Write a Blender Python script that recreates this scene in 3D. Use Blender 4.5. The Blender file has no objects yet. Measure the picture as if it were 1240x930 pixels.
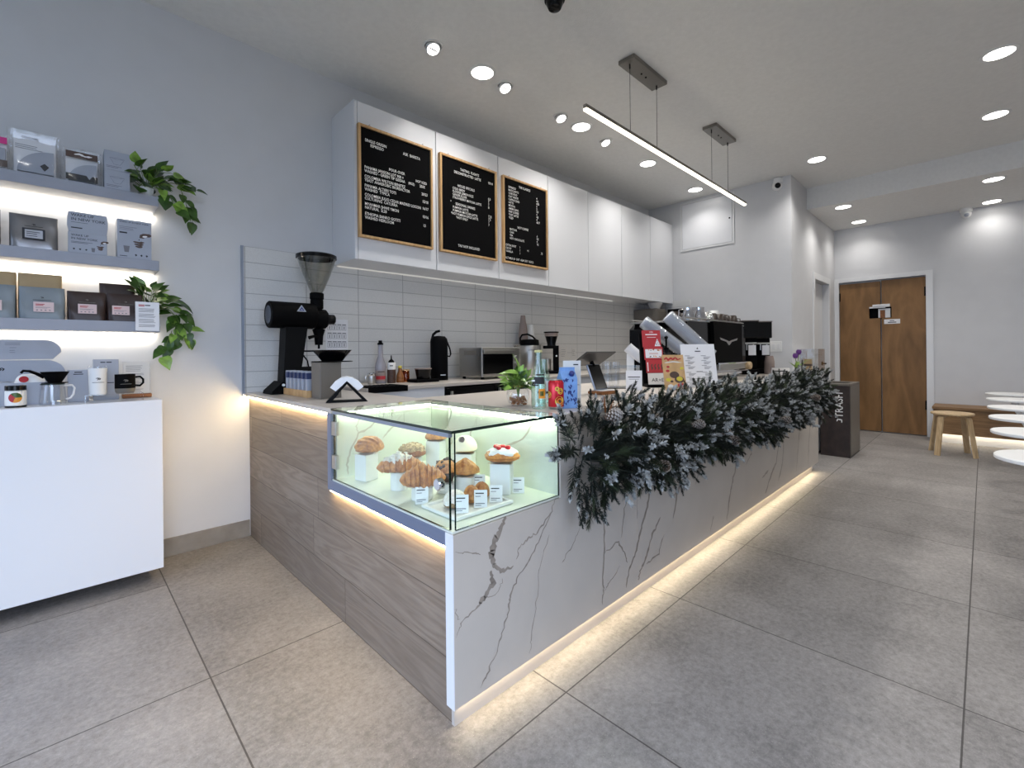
import bpy, bmesh, math, random
from mathutils import Matrix, Vector
R = math.radians
C = bpy.context.scene.collection
scn = bpy.context.scene
random.seed(7)

# ------------------------------------------------------------------ helpers
def lin(c):
    c = c / 255.0
    return c / 12.92 if c <= 0.04045 else ((c + 0.055) / 1.055) ** 2.4
def rgb(r, g, b): return (lin(r), lin(g), lin(b), 1.0)

def loc(x=0, y=0, z=0, rz=0, rx=0, ry=0):
    return Matrix.Translation((x, y, z)) @ Matrix.Rotation(rz, 4, 'Z') @ Matrix.Rotation(ry, 4, 'Y') @ Matrix.Rotation(rx, 4, 'X')

_textcache = {}
def text_geo(s, size, align):
    k = (s, align)
    if k not in _textcache:
        cu = bpy.data.curves.new('lettering_source', 'FONT')
        cu.body = s; cu.align_x = align; cu.size = 1.0; cu.resolution_u = 2; cu.offset = .006
        o = bpy.data.objects.new('lettering_source', cu); C.objects.link(o)
        dg = bpy.context.evaluated_depsgraph_get(); dg.update()
        me = o.evaluated_get(dg).to_mesh()
        vs = [(v.co.x, v.co.y) for v in me.vertices]; fs = [tuple(p.vertices) for p in me.polygons]
        o.evaluated_get(dg).to_mesh_clear()
        bpy.data.objects.remove(o); bpy.data.curves.remove(cu)
        _textcache[k] = (vs, fs)
    return _textcache[k]

class MB:
    """collects shapes and links them as ONE mesh object"""
    def __init__(s): s.v = []; s.f = []; s.m = []
    def add(s, vs, fs, mat=0, M=None):
        n = len(s.v)
        if M is not None: vs = [M @ Vector(q) for q in vs]
        s.v += [tuple(q) for q in vs]
        for f in fs: s.f.append(tuple(i + n for i in f)); s.m.append(mat)
        return s
    def box(s, x0, x1, y0, y1, z0, z1, mat=0, bevel=0, M=None):
        if bevel:
            bm = bmesh.new()
            bmesh.ops.create_cube(bm, size=1)
            bmesh.ops.scale(bm, vec=(x1 - x0, y1 - y0, z1 - z0), verts=bm.verts)
            bmesh.ops.translate(bm, vec=((x0 + x1) / 2, (y0 + y1) / 2, (z0 + z1) / 2), verts=bm.verts)
            b = min(bevel, .49 * min(x1 - x0, y1 - y0, z1 - z0))
            bmesh.ops.bevel(bm, geom=bm.edges[:], offset=b, segments=2, profile=.5, affect='EDGES')
            bm.verts.index_update()
            vs = [v.co[:] for v in bm.verts]; fs = [tuple(v.index for v in f.verts) for f in bm.faces]
            bm.free()
            return s.add(vs, fs, mat, M)
        vs = [(x0,y0,z0),(x1,y0,z0),(x1,y1,z0),(x0,y1,z0),(x0,y0,z1),(x1,y0,z1),(x1,y1,z1),(x0,y1,z1)]
        fs = [(0,3,2,1),(4,5,6,7),(0,1,5,4),(1,2,6,5),(2,3,7,6),(3,0,4,7)]
        return s.add(vs, fs, mat, M)
    def lathe(s, prof, n=24, mat=0, M=None, mats=None):
        vs = []; rings = []
        for r, z in prof:
            if r < 1e-6: rings.append([len(vs)]); vs.append((0, 0, z))
            else:
                rings.append(list(range(len(vs), len(vs) + n)))
                vs += [(r * math.cos(2*math.pi*i/n), r * math.sin(2*math.pi*i/n), z) for i in range(n)]
        for k in range(len(rings) - 1):
            a, b = rings[k], rings[k+1]; fs = []
            for i in range(n):
                j = (i + 1) % n
                if len(a) == 1 and len(b) == 1: continue
                if len(a) == 1: fs.append((a[0], b[j], b[i]))
                elif len(b) == 1: fs.append((a[i], a[j], b[0]))
                else: fs.append((a[i], a[j], b[j], b[i]))
            if k == 0:
                s.add(vs, [], 0, M); base = len(s.v) - len(vs)
            for f in fs: s.f.append(tuple(q + base for q in f)); s.m.append(mats[k] if mats else mat)
        for ring, rev in ((rings[0], True), (rings[-1], False)):
            if len(ring) > 1:
                f = tuple(q + base for q in ring); s.f.append(f[::-1] if rev else f); s.m.append(mat if not mats else (mats[0] if rev else mats[-1]))
        return s
    def cyl(s, r, z0, z1, n=24, mat=0, M=None, bevel=0):
        if bevel: return s.lathe([(r - bevel, z0), (r, z0 + bevel), (r, z1 - bevel), (r - bevel, z1)], n, mat, M)
        return s.lathe([(r, z0), (r, z1)], n, mat, M)
    def tube(s, pts, r, n=8, mat=0, M=None):
        pts = [Vector(p) for p in pts]; vs = []; rad = r if hasattr(r, '__len__') else [r] * len(pts)
        up = None
        for i, p in enumerate(pts):
            t = (pts[min(i+1, len(pts)-1)] - pts[max(i-1, 0)]).normalized()
            if up is None:
                up = Vector((0, 0, 1)) if abs(t.z) < .9 else Vector((1, 0, 0))
            a = t.cross(up)
            if a.length < 1e-5: a = t.orthogonal()
            a.normalize(); b = a.cross(t).normalized(); up = b
            for k in range(n):
                w = 2 * math.pi * k / n
                vs.append(p + (a * math.cos(w) + b * math.sin(w)) * rad[i])
        fs = []
        for i in range(len(pts) - 1):
            for k in range(n):
                j = (k + 1) % n
                fs.append((i*n + k, i*n + j, (i+1)*n + j, (i+1)*n + k))
        fs.append(tuple(range(n))[::-1]); fs.append(tuple((len(pts)-1)*n + k for k in range(n)))
        return s.add(vs, fs, mat, M)
    def prism(s, poly, y0, y1, mat=0, M=None, mat_side=None):
        """poly in (x, z), extruded along y"""
        n = len(poly); vs = [(x, y0, z) for x, z in poly] + [(x, y1, z) for x, z in poly]
        s.add(vs, [tuple(range(n)), tuple(range(n, 2*n))[::-1]], mat, M)
        b = len(s.v) - 2*n
        for i in range(n):
            j = (i + 1) % n
            s.f.append((b+i, b+n+i, b+n+j, b+j)); s.m.append(mat if mat_side is None else mat_side)
        return s
    def surf(s, fn, nu, nv, wu=False, wv=False, mat=0, M=None):
        vs = [fn(i / (nu if wu else nu - 1), j / (nv if wv else nv - 1)) for i in range(nu) for j in range(nv)]
        fs = []
        for i in range(nu if wu else nu - 1):
            for j in range(nv if wv else nv - 1):
                a = i*nv + j; b = ((i+1) % nu)*nv + j; c = ((i+1) % nu)*nv + (j+1) % nv; d = i*nv + (j+1) % nv
                fs.append((a, b, c, d))
        return s.add(vs, fs, mat, M)
    def text(s, body, size, M, mat=0, align='LEFT', sx=1.0):
        """text in the local x-z plane facing -y, baseline at the origin of M"""
        vs, fs = text_geo(body, size, align)
        return s.add([(x * size * sx, 0, y * size) for x, y in vs], fs, mat, M)
    def strip(s, pts, M=None, mat=0, jit=0, sub=4, seed=0):
        """ribbon in the x-z plane along (x, z, width)"""
        rnd = random.Random(seed); P = []
        for a, b in zip(pts, pts[1:]):
            for k in range(sub):
                t = k / sub; P.append([a[q] + (b[q] - a[q]) * t for q in range(3)])
        P.append(list(pts[-1]))
        for p in P[1:-1]:
            p[0] += rnd.uniform(-1, 1) * jit; p[1] += rnd.uniform(-1, 1) * jit; p[2] *= rnd.uniform(.55, 1.3)
        vs = []
        for i, p in enumerate(P):
            a = P[max(0, i-1)]; b = P[min(len(P)-1, i+1)]
            dx, dz = b[0]-a[0], b[1]-a[1]; L = math.hypot(dx, dz) or 1
            w = p[2] / 2 * (0.35 if i in (0, len(P)-1) else 1)
            nx, nz = -dz / L * w, dx / L * w
            # keep the horizontal width as given
            vs += [(p[0] - nx, 0, p[1] - nz), (p[0] + nx, 0, p[1] + nz)]
        fs = [(2*i, 2*i+1, 2*i+3, 2*i+2) for i in range(len(P)-1)]
        return s.add(vs, fs, mat, M)
    def build(s, name, mats, parent=None, smooth=False, angle=38, world=False):
        me = bpy.data.meshes.new(name)
        me.from_pydata(s.v, [], s.f)
        if not isinstance(mats, (list, tuple)): mats = [mats]
        for m in mats: me.materials.append(m)
        me.polygons.foreach_set('material_index', s.m)
        if smooth:
            me.polygons.foreach_set('use_smooth', [True] * len(me.polygons))
            me.set_sharp_from_angle(angle=R(angle))
        me.update()
        o = bpy.data.objects.new(name, me); C.objects.link(o)
        if parent is not None:
            o.parent = parent
            if world: o.matrix_parent_inverse = loc(*parent.location, rz=parent.rotation_euler.z).inverted()
        return o

def tag(o, label, cat, group=None):
    o['label'] = label; o['category'] = cat
    if group: o['group'] = group
    return o
def thing(name, label, cat, at=(0, 0, 0), rz=0, group=None):
    o = bpy.data.objects.new(name, None); C.objects.link(o)
    o.empty_display_size = .05
    o.location = at; o.rotation_euler = (0, 0, rz)
    return tag(o, label, cat, group)
def struct(o): o['kind'] = 'structure'; return o
def kids(o): return [c for c in bpy.data.objects if c.parent == o]
def dup(root, at, rz, label, group=None):
    r = root.copy(); C.objects.link(r); r.location = at; r.rotation_euler = (0, 0, rz); r['label'] = label
    if group: r['group'] = group
    for ch in kids(root):
        c = ch.copy(); C.objects.link(c); c.parent = r
        for g in kids(ch):
            d = g.copy(); C.objects.link(d); d.parent = c
    return r
def fc(x, y): return math.atan2(-x, y)          # turn a front (-y) towards where people stand at the shop entrance

# ------------------------------------------------------------------ materials
def newmat(name):
    m = bpy.data.materials.new(name); m.use_nodes = True
    nt = m.node_tree; b = nt.nodes['Principled BSDF']
    return m, nt, b
def N(nt, t, **kw):
    n = nt.nodes.new(t)
    for k, v in kw.items():
        if k in ('operation', 'blend_type', 'data_type', 'noise_dimensions', 'distribution', 'wave_type', 'bands_direction', 'feature', 'interpolation_type'): setattr(n, k, v)
        else: n.inputs[k].default_value = v
    return n
def L(nt, a, b): nt.links.new(a, b)
def mth(nt, op, a, b=None, c=None):
    n = nt.nodes.new('ShaderNodeMath'); n.operation = op
    for i, q in enumerate((a, b, c)):
        if q is None: continue
        if isinstance(q, (int, float)): n.inputs[i].default_value = q
        else: L(nt, q, n.inputs[i])
    return n.outputs[0]
def mixc(nt, fac, a, b):
    n = nt.nodes.new('ShaderNodeMix'); n.data_type = 'RGBA'
    for i, q in ((0, fac), (6, a), (7, b)):
        if isinstance(q, (int, float)): n.inputs[i].default_value = q
        elif isinstance(q, tuple): n.inputs[i].default_value = q
        else: L(nt, q, n.inputs[i])
    return n.outputs[2]
def objco(nt, scale=(1, 1, 1)):
    t = nt.nodes.new('ShaderNodeTexCoord'); mp = nt.nodes.new('ShaderNodeMapping')
    mp.inputs['Scale'].default_value = scale
    L(nt, t.outputs['Object'], mp.inputs['Vector']); return mp.outputs[0]

def mat(name, col, rough=.5, metal=0.0, var=0.0, vscale=12, bump=0.0, bscale=80, spec=.5, coat=0, emit=None, estr=0, trans=0, alpha=1, sheen=0, sss=0):
    m, nt, b = newmat(name)
    b.inputs['Base Color'].default_value = col; b.inputs['Roughness'].default_value = rough
    b.inputs['Metallic'].default_value = metal; b.inputs['Specular IOR Level'].default_value = spec
    b.inputs['Coat Weight'].default_value = coat; b.inputs['Transmission Weight'].default_value = trans
    if var:
        n = N(nt, 'ShaderNodeTexNoise', Scale=vscale, Detail=5.0); L(nt, objco(nt), n.inputs['Vector'])
        lo = tuple(max(0, q * (1 - var)) for q in col[:3]) + (1,); hi = tuple(min(1, q * (1 + var)) for q in col[:3]) + (1,)
        r = N(nt, 'ShaderNodeMapRange', **{'From Min': .3, 'From Max': .7}); L(nt, n.outputs[0], r.inputs[0])
        L(nt, mixc(nt, r.outputs[0], lo, hi), b.inputs['Base Color'])
    if bump:
        n = N(nt, 'ShaderNodeTexNoise', Scale=bscale, Detail=3.0); L(nt, objco(nt), n.inputs['Vector'])
        bp = N(nt, 'ShaderNodeBump', Strength=bump, Distance=.004); L(nt, n.outputs[0], bp.inputs['Height']); L(nt, bp.outputs[0], b.inputs['Normal'])
    if emit: b.inputs['Emission Color'].default_value = emit; b.inputs['Emission Strength'].default_value = estr
    return m

def glassmat(name, tint=(1, 1, 1, 1), refl=1.0, rough=.02):
    """thin clear sheet: light passes, surface reflects by angle"""
    m = bpy.data.materials.new(name); m.use_nodes = True; nt = m.node_tree; nt.nodes.clear()
    out = nt.nodes.new('ShaderNodeOutputMaterial'); tr = N(nt, 'ShaderNodeBsdfTransparent', Color=tint)
    gl = N(nt, 'ShaderNodeBsdfGlossy', Roughness=rough, Color=(1, 1, 1, 1))
    lw = nt.nodes.new('ShaderNodeLayerWeight'); mx = nt.nodes.new('ShaderNodeMixShader')   # Schlick reflectance, the same from both sides
    fr = mth(nt, 'ADD', mth(nt, 'MULTIPLY', mth(nt, 'POWER', lw.outputs['Facing'], 5.0), .93), .036)
    L(nt, mth(nt, 'MINIMUM', mth(nt, 'MULTIPLY', fr, refl), 1.0), mx.inputs[0]); L(nt, tr.outputs[0], mx.inputs[1]); L(nt, gl.outputs[0], mx.inputs[2])
    L(nt, mx.outputs[0], out.inputs[0]); return m

def emis(name, col, s):
    m = bpy.data.materials.new(name); m.use_nodes = True; nt = m.node_tree; nt.nodes.clear()
    out = nt.nodes.new('ShaderNodeOutputMaterial'); e = N(nt, 'ShaderNodeEmission', Color=col, Strength=s); L(nt, e.outputs[0], out.inputs[0])
    return m

def edge(nt, co, x0, d, w):
    """1 on the joints of a grid of pitch d"""
    f = mth(nt, 'FRACT', mth(nt, 'DIVIDE', mth(nt, 'SUBTRACT', co, x0), d))
    return mth(nt, 'GREATER_THAN', mth(nt, 'ABSOLUTE', mth(nt, 'SUBTRACT', f, .5)), .5 - w / (2 * d))

def m_floor():
    m, nt, b = newmat('concrete_look_floor_tile')
    co = objco(nt); sp = nt.nodes.new('ShaderNodeSeparateXYZ'); L(nt, co, sp.inputs[0])
    long_tile = mth(nt, 'MULTIPLY', mth(nt, 'GREATER_THAN', sp.outputs[0], .381), mth(nt, 'GREATER_THAN', sp.outputs[1], 2.4))   # the tile by the wall is longer
    g = mth(nt, 'MAXIMUM', edge(nt, sp.outputs[0], .378, .839, .005), mth(nt, 'MULTIPLY', edge(nt, sp.outputs[1], .053, .945, .005), mth(nt, 'SUBTRACT', 1.0, long_tile)))
    n1 = N(nt, 'ShaderNodeTexNoise', Scale=1.6, Detail=8.0, Roughness=.65); L(nt, co, n1.inputs['Vector'])
    n2 = N(nt, 'ShaderNodeTexNoise', Scale=42, Detail=7.0, Roughness=.85); L(nt, co, n2.inputs['Vector'])
    n3 = N(nt, 'ShaderNodeTexVoronoi', Scale=90); L(nt, co, n3.inputs['Vector'])
    ix = mth(nt, 'FLOOR', mth(nt, 'DIVIDE', mth(nt, 'SUBTRACT', sp.outputs[0], .378), .839)); iy = mth(nt, 'FLOOR', mth(nt, 'DIVIDE', mth(nt, 'SUBTRACT', sp.outputs[1], .053), .945))
    cm = nt.nodes.new('ShaderNodeCombineXYZ'); L(nt, ix, cm.inputs[0]); L(nt, iy, cm.inputs[1])
    wn = nt.nodes.new('ShaderNodeTexWhiteNoise'); L(nt, cm.outputs[0], wn.inputs['Vector'])
    f = mth(nt, 'ADD', mth(nt, 'MULTIPLY', n1.outputs[0], .8), mth(nt, 'MULTIPLY', n2.outputs[0], 1.1))
    f = mth(nt, 'ADD', f, mth(nt, 'MULTIPLY', wn.outputs[0], .12))
    r = N(nt, 'ShaderNodeMapRange', **{'From Min': .72, 'From Max': 1.32}); L(nt, f, r.inputs[0])
    base = mixc(nt, r.outputs[0], rgb(94, 91, 89), rgb(164, 159, 155))
    speck = mth(nt, 'LESS_THAN', n3.outputs['Distance'], .10)
    base = mixc(nt, mth(nt, 'MULTIPLY', speck, .55), base, rgb(186, 180, 172))
    base = mixc(nt, mth(nt, 'MULTIPLY', g, .85), base, rgb(52, 49, 47))
    L(nt, base, b.inputs['Base Color'])
    rr = N(nt, 'ShaderNodeMapRange', **{'To Min': .42, 'To Max': .62}); L(nt, n1.outputs[0], rr.inputs[0]); L(nt, rr.outputs[0], b.inputs['Roughness'])
    b.inputs['Specular IOR Level'].default_value = .35
    h = mth(nt, 'SUBTRACT', mth(nt, 'MULTIPLY', n2.outputs[0], .25), g)
    bp = N(nt, 'ShaderNodeBump', Strength=.35, Distance=.002); L(nt, h, bp.inputs['Height']); L(nt, bp.outputs[0], b.inputs['Normal'])
    return m

def m_walltile():
    m, nt, b = newmat('white_ribbed_wall_tile')
    co = objco(nt); sp = nt.nodes.new('ShaderNodeSeparateXYZ'); L(nt, co, sp.inputs[0])
    along = mth(nt, 'ADD', sp.outputs[0], mth(nt, 'MULTIPLY', sp.outputs[1], -1))   # runs on round the inside corner
    g = mth(nt, 'MAXIMUM', edge(nt, along, 1.609 - 3.29, .381, .005), edge(nt, sp.outputs[2], 1.848, .1, .004))
    n2 = N(nt, 'ShaderNodeTexNoise', Scale=260, Detail=2.0, Roughness=.6); L(nt, co, n2.inputs['Vector'])
    base = mixc(nt, n2.outputs[0], rgb(196, 195, 192), rgb(228, 227, 224))
    L(nt, mixc(nt, mth(nt, 'MULTIPLY', g, .75), base, rgb(138, 137, 135)), b.inputs['Base Color'])
    b.inputs['Roughness'].default_value = .38
    h = mth(nt, 'SUBTRACT', mth(nt, 'MULTIPLY', n2.outputs[0], .5), g)
    bp = N(nt, 'ShaderNodeBump', Strength=.5, Distance=.002); L(nt, h, bp.inputs['Height']); L(nt, bp.outputs[0], b.inputs['Normal'])
    return m

def m_wood(name, ca, cb, cc, sy=(1, 1, 1), plank=None, rough=.5, grain=1.0):
    """grain along the axis with the small scale; plank = (axis, origin, pitch) darkens joints"""
    m, nt, b = newmat(name)
    t = nt.nodes.new('ShaderNodeTexCoord'); vec = t.outputs['Object']
    sp = nt.nodes.new('ShaderNodeSeparateXYZ'); L(nt, vec, sp.inputs[0])
    off = None
    if plank:
        ax, o, d = plank
        idx = mth(nt, 'FLOOR', mth(nt, 'DIVIDE', mth(nt, 'SUBTRACT', sp.outputs[ax], o), d))
        y = sp.outputs[1]
        wn0 = nt.nodes.new('ShaderNodeTexWhiteNoise'); wn0.noise_dimensions = '1D'; L(nt, idx, wn0.inputs['W'])
        yo = mth(nt, 'ADD', y, mth(nt, 'MULTIPLY', wn0.outputs[0], 1.3))
        jd = mth(nt, 'FLOOR', mth(nt, 'DIVIDE', yo, 1.15))
        ej = edge(nt, yo, 0, 1.15, .003); eh = edge(nt, sp.outputs[ax], o, d, .003)
        cm = nt.nodes.new('ShaderNodeCombineXYZ'); L(nt, idx, cm.inputs[0]); L(nt, jd, cm.inputs[1])
        wn = nt.nodes.new('ShaderNodeTexWhiteNoise'); L(nt, cm.outputs[0], wn.inputs['Vector'])
        off = wn.outputs['Color']; tone = wn.outputs['Value']; joint = mth(nt, 'MAXIMUM', ej, eh)
    mp = nt.nodes.new('ShaderNodeMapping'); mp.inputs['Scale'].default_value = sy; L(nt, vec, mp.inputs['Vector'])
    v = mp.outputs[0]
    if off is not None:
        va = nt.nodes.new('ShaderNodeVectorMath'); va.operation = 'MULTIPLY_ADD'; L(nt, off, va.inputs[0]); va.inputs[1].default_value = (9, 9, 9); L(nt, v, va.inputs[2]); v = va.outputs[0]
    n1 = N(nt, 'ShaderNodeTexNoise', Scale=1.3, Detail=3.0, Distortion=.6); L(nt, v, n1.inputs['Vector'])
    rings = mth(nt, 'FRACT', mth(nt, 'MULTIPLY', n1.outputs[0], 9.0 * grain))
    rings = mth(nt, 'ABSOLUTE', mth(nt, 'SUBTRACT', mth(nt, 'MULTIPLY', rings, 2), 1))
    n2 = N(nt, 'ShaderNodeTexNoise', Scale=9.0, Detail=6.0, Roughness=.7); L(nt, v, n2.inputs['Vector'])
    f = mth(nt, 'ADD', mth(nt, 'MULTIPLY', rings, .45), mth(nt, 'MULTIPLY', n2.outputs[0], .6))
    r = N(nt, 'ShaderNodeMapRange', **{'From Min': .2, 'From Max': .85}); L(nt, f, r.inputs[0])
    base = mixc(nt, r.outputs[0], ca, cb)
    if plank:
        base = mixc(nt, mth(nt, 'MULTIPLY', tone, .5), base, cc)
        base = mixc(nt, mth(nt, 'MULTIPLY', joint, .75), base, rgb(60, 48, 38))
    L(nt, base, b.inputs['Base Color']); b.inputs['Roughness'].default_value = rough; b.inputs['Specular IOR Level'].default_value = .3
    bp = N(nt, 'ShaderNodeBump', Strength=.15, Distance=.002); L(nt, f, bp.inputs['Height']); L(nt, bp.outputs[0], b.inputs['Normal'])
    return m

def m_bread(name, ca, cb, scale=30):
    scale *= 2.4; m, nt, b = newmat(name); co = objco(nt)
    n = N(nt, 'ShaderNodeTexNoise', Scale=scale, Detail=5.0, Roughness=.65); L(nt, co, n.inputs['Vector'])
    n0 = N(nt, 'ShaderNodeTexNoise', Scale=scale*.35, Detail=3.0); L(nt, co, n0.inputs['Vector'])
    r = N(nt, 'ShaderNodeMapRange', **{'From Min': .36, 'From Max': .64}); L(nt, mth(nt, 'ADD', mth(nt, 'MULTIPLY', n.outputs[0], .5), mth(nt, 'MULTIPLY', n0.outputs[0], .5)), r.inputs[0])
    L(nt, mixc(nt, r.outputs[0], ca, cb), b.inputs['Base Color']); b.inputs['Roughness'].default_value = .45
    bp = N(nt, 'ShaderNodeBump', Strength=.6, Distance=.005); L(nt, n.outputs[0], bp.inputs['Height']); L(nt, bp.outputs[0], b.inputs['Normal'])
    return m

def m_brushed(name, col, rough=.32, scale=(4, 4, 220)):
    m, nt, b = newmat(name)
    n = N(nt, 'ShaderNodeTexNoise', Scale=3.0, Detail=4.0); L(nt, objco(nt, scale), n.inputs['Vector'])
    L(nt, mixc(nt, n.outputs[0], tuple(q*.85 for q in col[:3]) + (1,), tuple(min(1, q*1.1) for q in col[:3]) + (1,)), b.inputs['Base Color'])
    b.inputs['Metallic'].default_value = 1; b.inputs['Roughness'].default_value = rough
    return m

M_floor = m_floor(); M_tile = m_walltile()
M_wall = mat('white_wall_paint', rgb(207, 207, 208), .6, var=.02, vscale=6, bump=.06, bscale=160)
M_ceil = mat('white_ceiling_plaster', rgb(226, 225, 222), .8, var=.03, vscale=30, bump=.3, bscale=110)
M_base = mat('grey_stone_baseboard', rgb(138, 131, 122), .5, var=.18, vscale=9, bump=.1)
M_trim = mat('white_gloss_trim', rgb(222, 222, 222), .35)
M_lacq = mat('white_satin_lacquer', rgb(222, 223, 226), .3, coat=.1)
M_white = mat('white_plastic', rgb(228, 228, 226), .4)
M_offwhite = mat('off_white_card', rgb(214, 212, 208), .6, var=.03)
M_paper = mat('white_paper', rgb(226, 226, 228), .7)
M_black = mat('black_plastic', rgb(6, 6, 7), .6, var=.1, spec=.06)
M_gloss = mat('black_gloss', rgb(5, 5, 6), .16, spec=.25)
M_matte = mat('black_matte_metal', rgb(8, 8, 9), .6, spec=.12)
M_ink = mat('black_print', rgb(28, 28, 32), .6)
M_inkgrey = mat('grey_print', rgb(112, 112, 118), .6)
M_felt = mat('black_letterboard_felt', rgb(7, 7, 8), .95, bump=.3, bscale=400, spec=.1)
M_letter = mat('white_board_letters', rgb(235, 235, 232), .4)
M_oak = m_wood('light_oak', rgb(176, 136, 90), rgb(206, 170, 122), rgb(190, 150, 105), (6, 6, 1.0), rough=.45)
M_counterwood = m_wood('grey_oak_planks', rgb(124, 109, 95), rgb(154, 139, 123), rgb(108, 95, 82), (8, .8, 9), plank=(2, .762, .19), rough=.5, grain=.8)
M_ply = m_wood('plywood', rgb(110, 80, 47), rgb(144, 107, 67), rgb(126, 92, 55), (2.2, 2.2, .55), rough=.45, grain=.45)
M_benchwood = m_wood('bench_oak', rgb(120, 92, 62), rgb(150, 118, 84), rgb(130, 100, 70), (6, .8, 6), rough=.5)
M_birch = m_wood('birch', rgb(182, 154, 116), rgb(206, 180, 142), rgb(190, 160, 120), (5, 5, 1), rough=.45)
M_walnut = m_wood('brown_wood', rgb(120, 74, 40), rgb(158, 104, 62), rgb(130, 84, 50), (1.2, 9, 9), rough=.45)
M_marble = mat('white_quartz', rgb(188, 180, 171), .28, var=.035, vscale=5)
M_caseshelf = mat('white_case_quartz', rgb(214, 218, 206), .3, var=.03, vscale=5)
M_shelf = mat('grey_shelf_laminate', rgb(150, 153, 163), .5, var=.03)
M_vein = mat('quartz_vein', rgb(140, 130, 120), .3, var=.2, vscale=25)
M_veinlite = mat('pale_quartz_vein', rgb(182, 176, 160), .3, var=.12, vscale=25)
M_steel = m_brushed('brushed_steel', rgb(190, 188, 184))
M_nickel = m_brushed('satin_nickel', rgb(138, 134, 128), .38, (120, 4, 4))
M_chrome = mat('chrome', rgb(225, 225, 228), .08, 1.0)
M_alu = mat('grey_aluminium', rgb(150, 158, 172), .35, .6)
M_glass = glassmat('clear_glass', (.97, 1.0, .975, 1), 1.0)
M_glassedge = mat('dark_green_glass_edge', rgb(14, 34, 26), .12)
M_edgelite = mat('pale_green_glass_edge', rgb(150, 190, 165), .15)
M_acryl = glassmat('clear_acrylic', (.97, .975, .98, 1), 1.2)
M_bottleglass = glassmat('pale_green_bottle_glass', (.87, .955, .92, 1), 1.6)
M_smoke = glassmat('smoked_plastic', (.80, .80, .78, 1), 1.2, .08)
M_film = glassmat('clear_bag_film', (.985, .985, .985, 1), 1.6, .1)
M_lid = mat('milky_plastic', rgb(176, 180, 188), .18, coat=.5)
M_ledwarm = emis('warm_led', (1.0, .73, .37, 1), 84)
M_ledkick = emis('warm_white_led', (1.0, .82, .55, 1), 26)
M_ledshelf = emis('shelf_led', (1.0, .91, .76, 1), 17)
M_ledcase = emis('case_led', (.86, 1.0, .78, 1), 40)
M_ledbench = emis('bench_led', (1.0, .86, .62, 1), 12)
M_lamp = emis('downlight_lens', (1.0, .96, .90, 1), 14)
M_bar = emis('pendant_diffuser', (1.0, .90, .70, 1), 9)
M_leaf = mat('pothos_leaf', rgb(54, 84, 26), .35, var=.55, vscale=28)
M_leafpale = mat('pale_leaf', rgb(122, 156, 62), .35, var=.5, vscale=30)
M_stem = mat('green_stem', rgb(96, 120, 54), .5)
M_needle = mat('dark_pine_needles', rgb(19, 29, 20), .6, var=.5, vscale=20)
M_needle2 = mat('olive_pine_needles', rgb(40, 52, 27), .6, var=.4, vscale=20)
M_frost = mat('frosted_needle_tips', rgb(166, 168, 166), .7, var=.3, vscale=60)
M_casealu = mat('blue_grey_aluminium', rgb(118, 126, 146), .4, .25)
M_conetip = mat('frosted_cone_scale', rgb(150, 142, 134), .8, var=.3, vscale=60)
M_cone = mat('pine_cone', rgb(84, 66, 52), .7, var=.4, vscale=60)
M_greybag = mat('grey_coffee_bag', rgb(128, 136, 140), .45, var=.08, vscale=10, bump=.3, bscale=14)
M_silverbag = mat('silver_coffee_bag', rgb(128, 126, 126), .3, .55, var=.15, vscale=8, bump=.3, bscale=12)
M_kraft = mat('kraft_paper', rgb(178, 152, 112), .6, var=.08, bump=.2, bscale=16)
M_brownbag = mat('dark_brown_coffee_bag', rgb(52, 34, 28), .42, var=.2, vscale=10, bump=.3, bscale=14)
M_pinklabel = mat('pale_pink_label', rgb(212, 188, 186), .6)
M_red = mat('red_print', rgb(176, 40, 48), .5)
M_redcan = mat('red_soda_can', rgb(196, 34, 46), .22, .35)
M_yellow = mat('yellow_print', rgb(206, 190, 62), .4)
M_orange = mat('orange_print', rgb(214, 140, 38), .5)
M_paleyellow = mat('pale_yellow_cap', rgb(190, 184, 128), .4)
M_blue = mat('blue_carton', rgb(112, 152, 206), .4, var=.15, vscale=30)
M_navy = mat('navy_blue', rgb(28, 42, 112), .4)
M_dullblue = mat('dull_blue_print', rgb(44, 56, 96), .5)
M_dimled = emis('dim_led_line', (1.0, .97, .92, 1), .5)
M_darkgrey = mat('dark_grey_metal', rgb(66, 64, 63), .4, spec=.3)
M_pink = mat('magenta_print', rgb(208, 46, 130), .45)
M_grey = mat('grey_card', rgb(160, 165, 176), .55, var=.04)
M_taupe = mat('taupe_metal', rgb(104, 98, 90), .45)
M_brown = mat('brown_card', rgb(78, 58, 48), .5, var=.1)
M_cupdark = mat('dark_brown_glaze', rgb(50, 38, 30), .3)
M_cup = mat('brown_paper_cup', rgb(142, 126, 118), .6)
M_amber = glassmat('amber_syrup', (.75, .42, .12, 1), 1.4)
M_croiss = m_bread('croissant_crust', rgb(138, 68, 22), rgb(216, 146, 70), 34)
M_bun = m_bread('golden_bun', rgb(142, 76, 30), rgb(216, 156, 88), 30)
M_dark = m_bread('dark_crust', rgb(84, 46, 26), rgb(160, 96, 52), 34)
M_nuts = m_bread('nut_topping', rgb(98, 70, 50), rgb(200, 170, 128), 90)
M_sugar = m_bread('powdered_sugar', rgb(212, 196, 176), rgb(244, 242, 238), 60)
M_icing = mat('cream_icing', rgb(238, 230, 206), .4, var=.04)
M_berry = mat('red_berries', rgb(196, 26, 40), .25, var=.3, vscale=80)
M_choc = m_bread('chocolate_chips', rgb(54, 34, 26), rgb(84, 58, 44), 60)
M_purple = mat('purple_petals', rgb(96, 44, 122), .5, var=.3)
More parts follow.
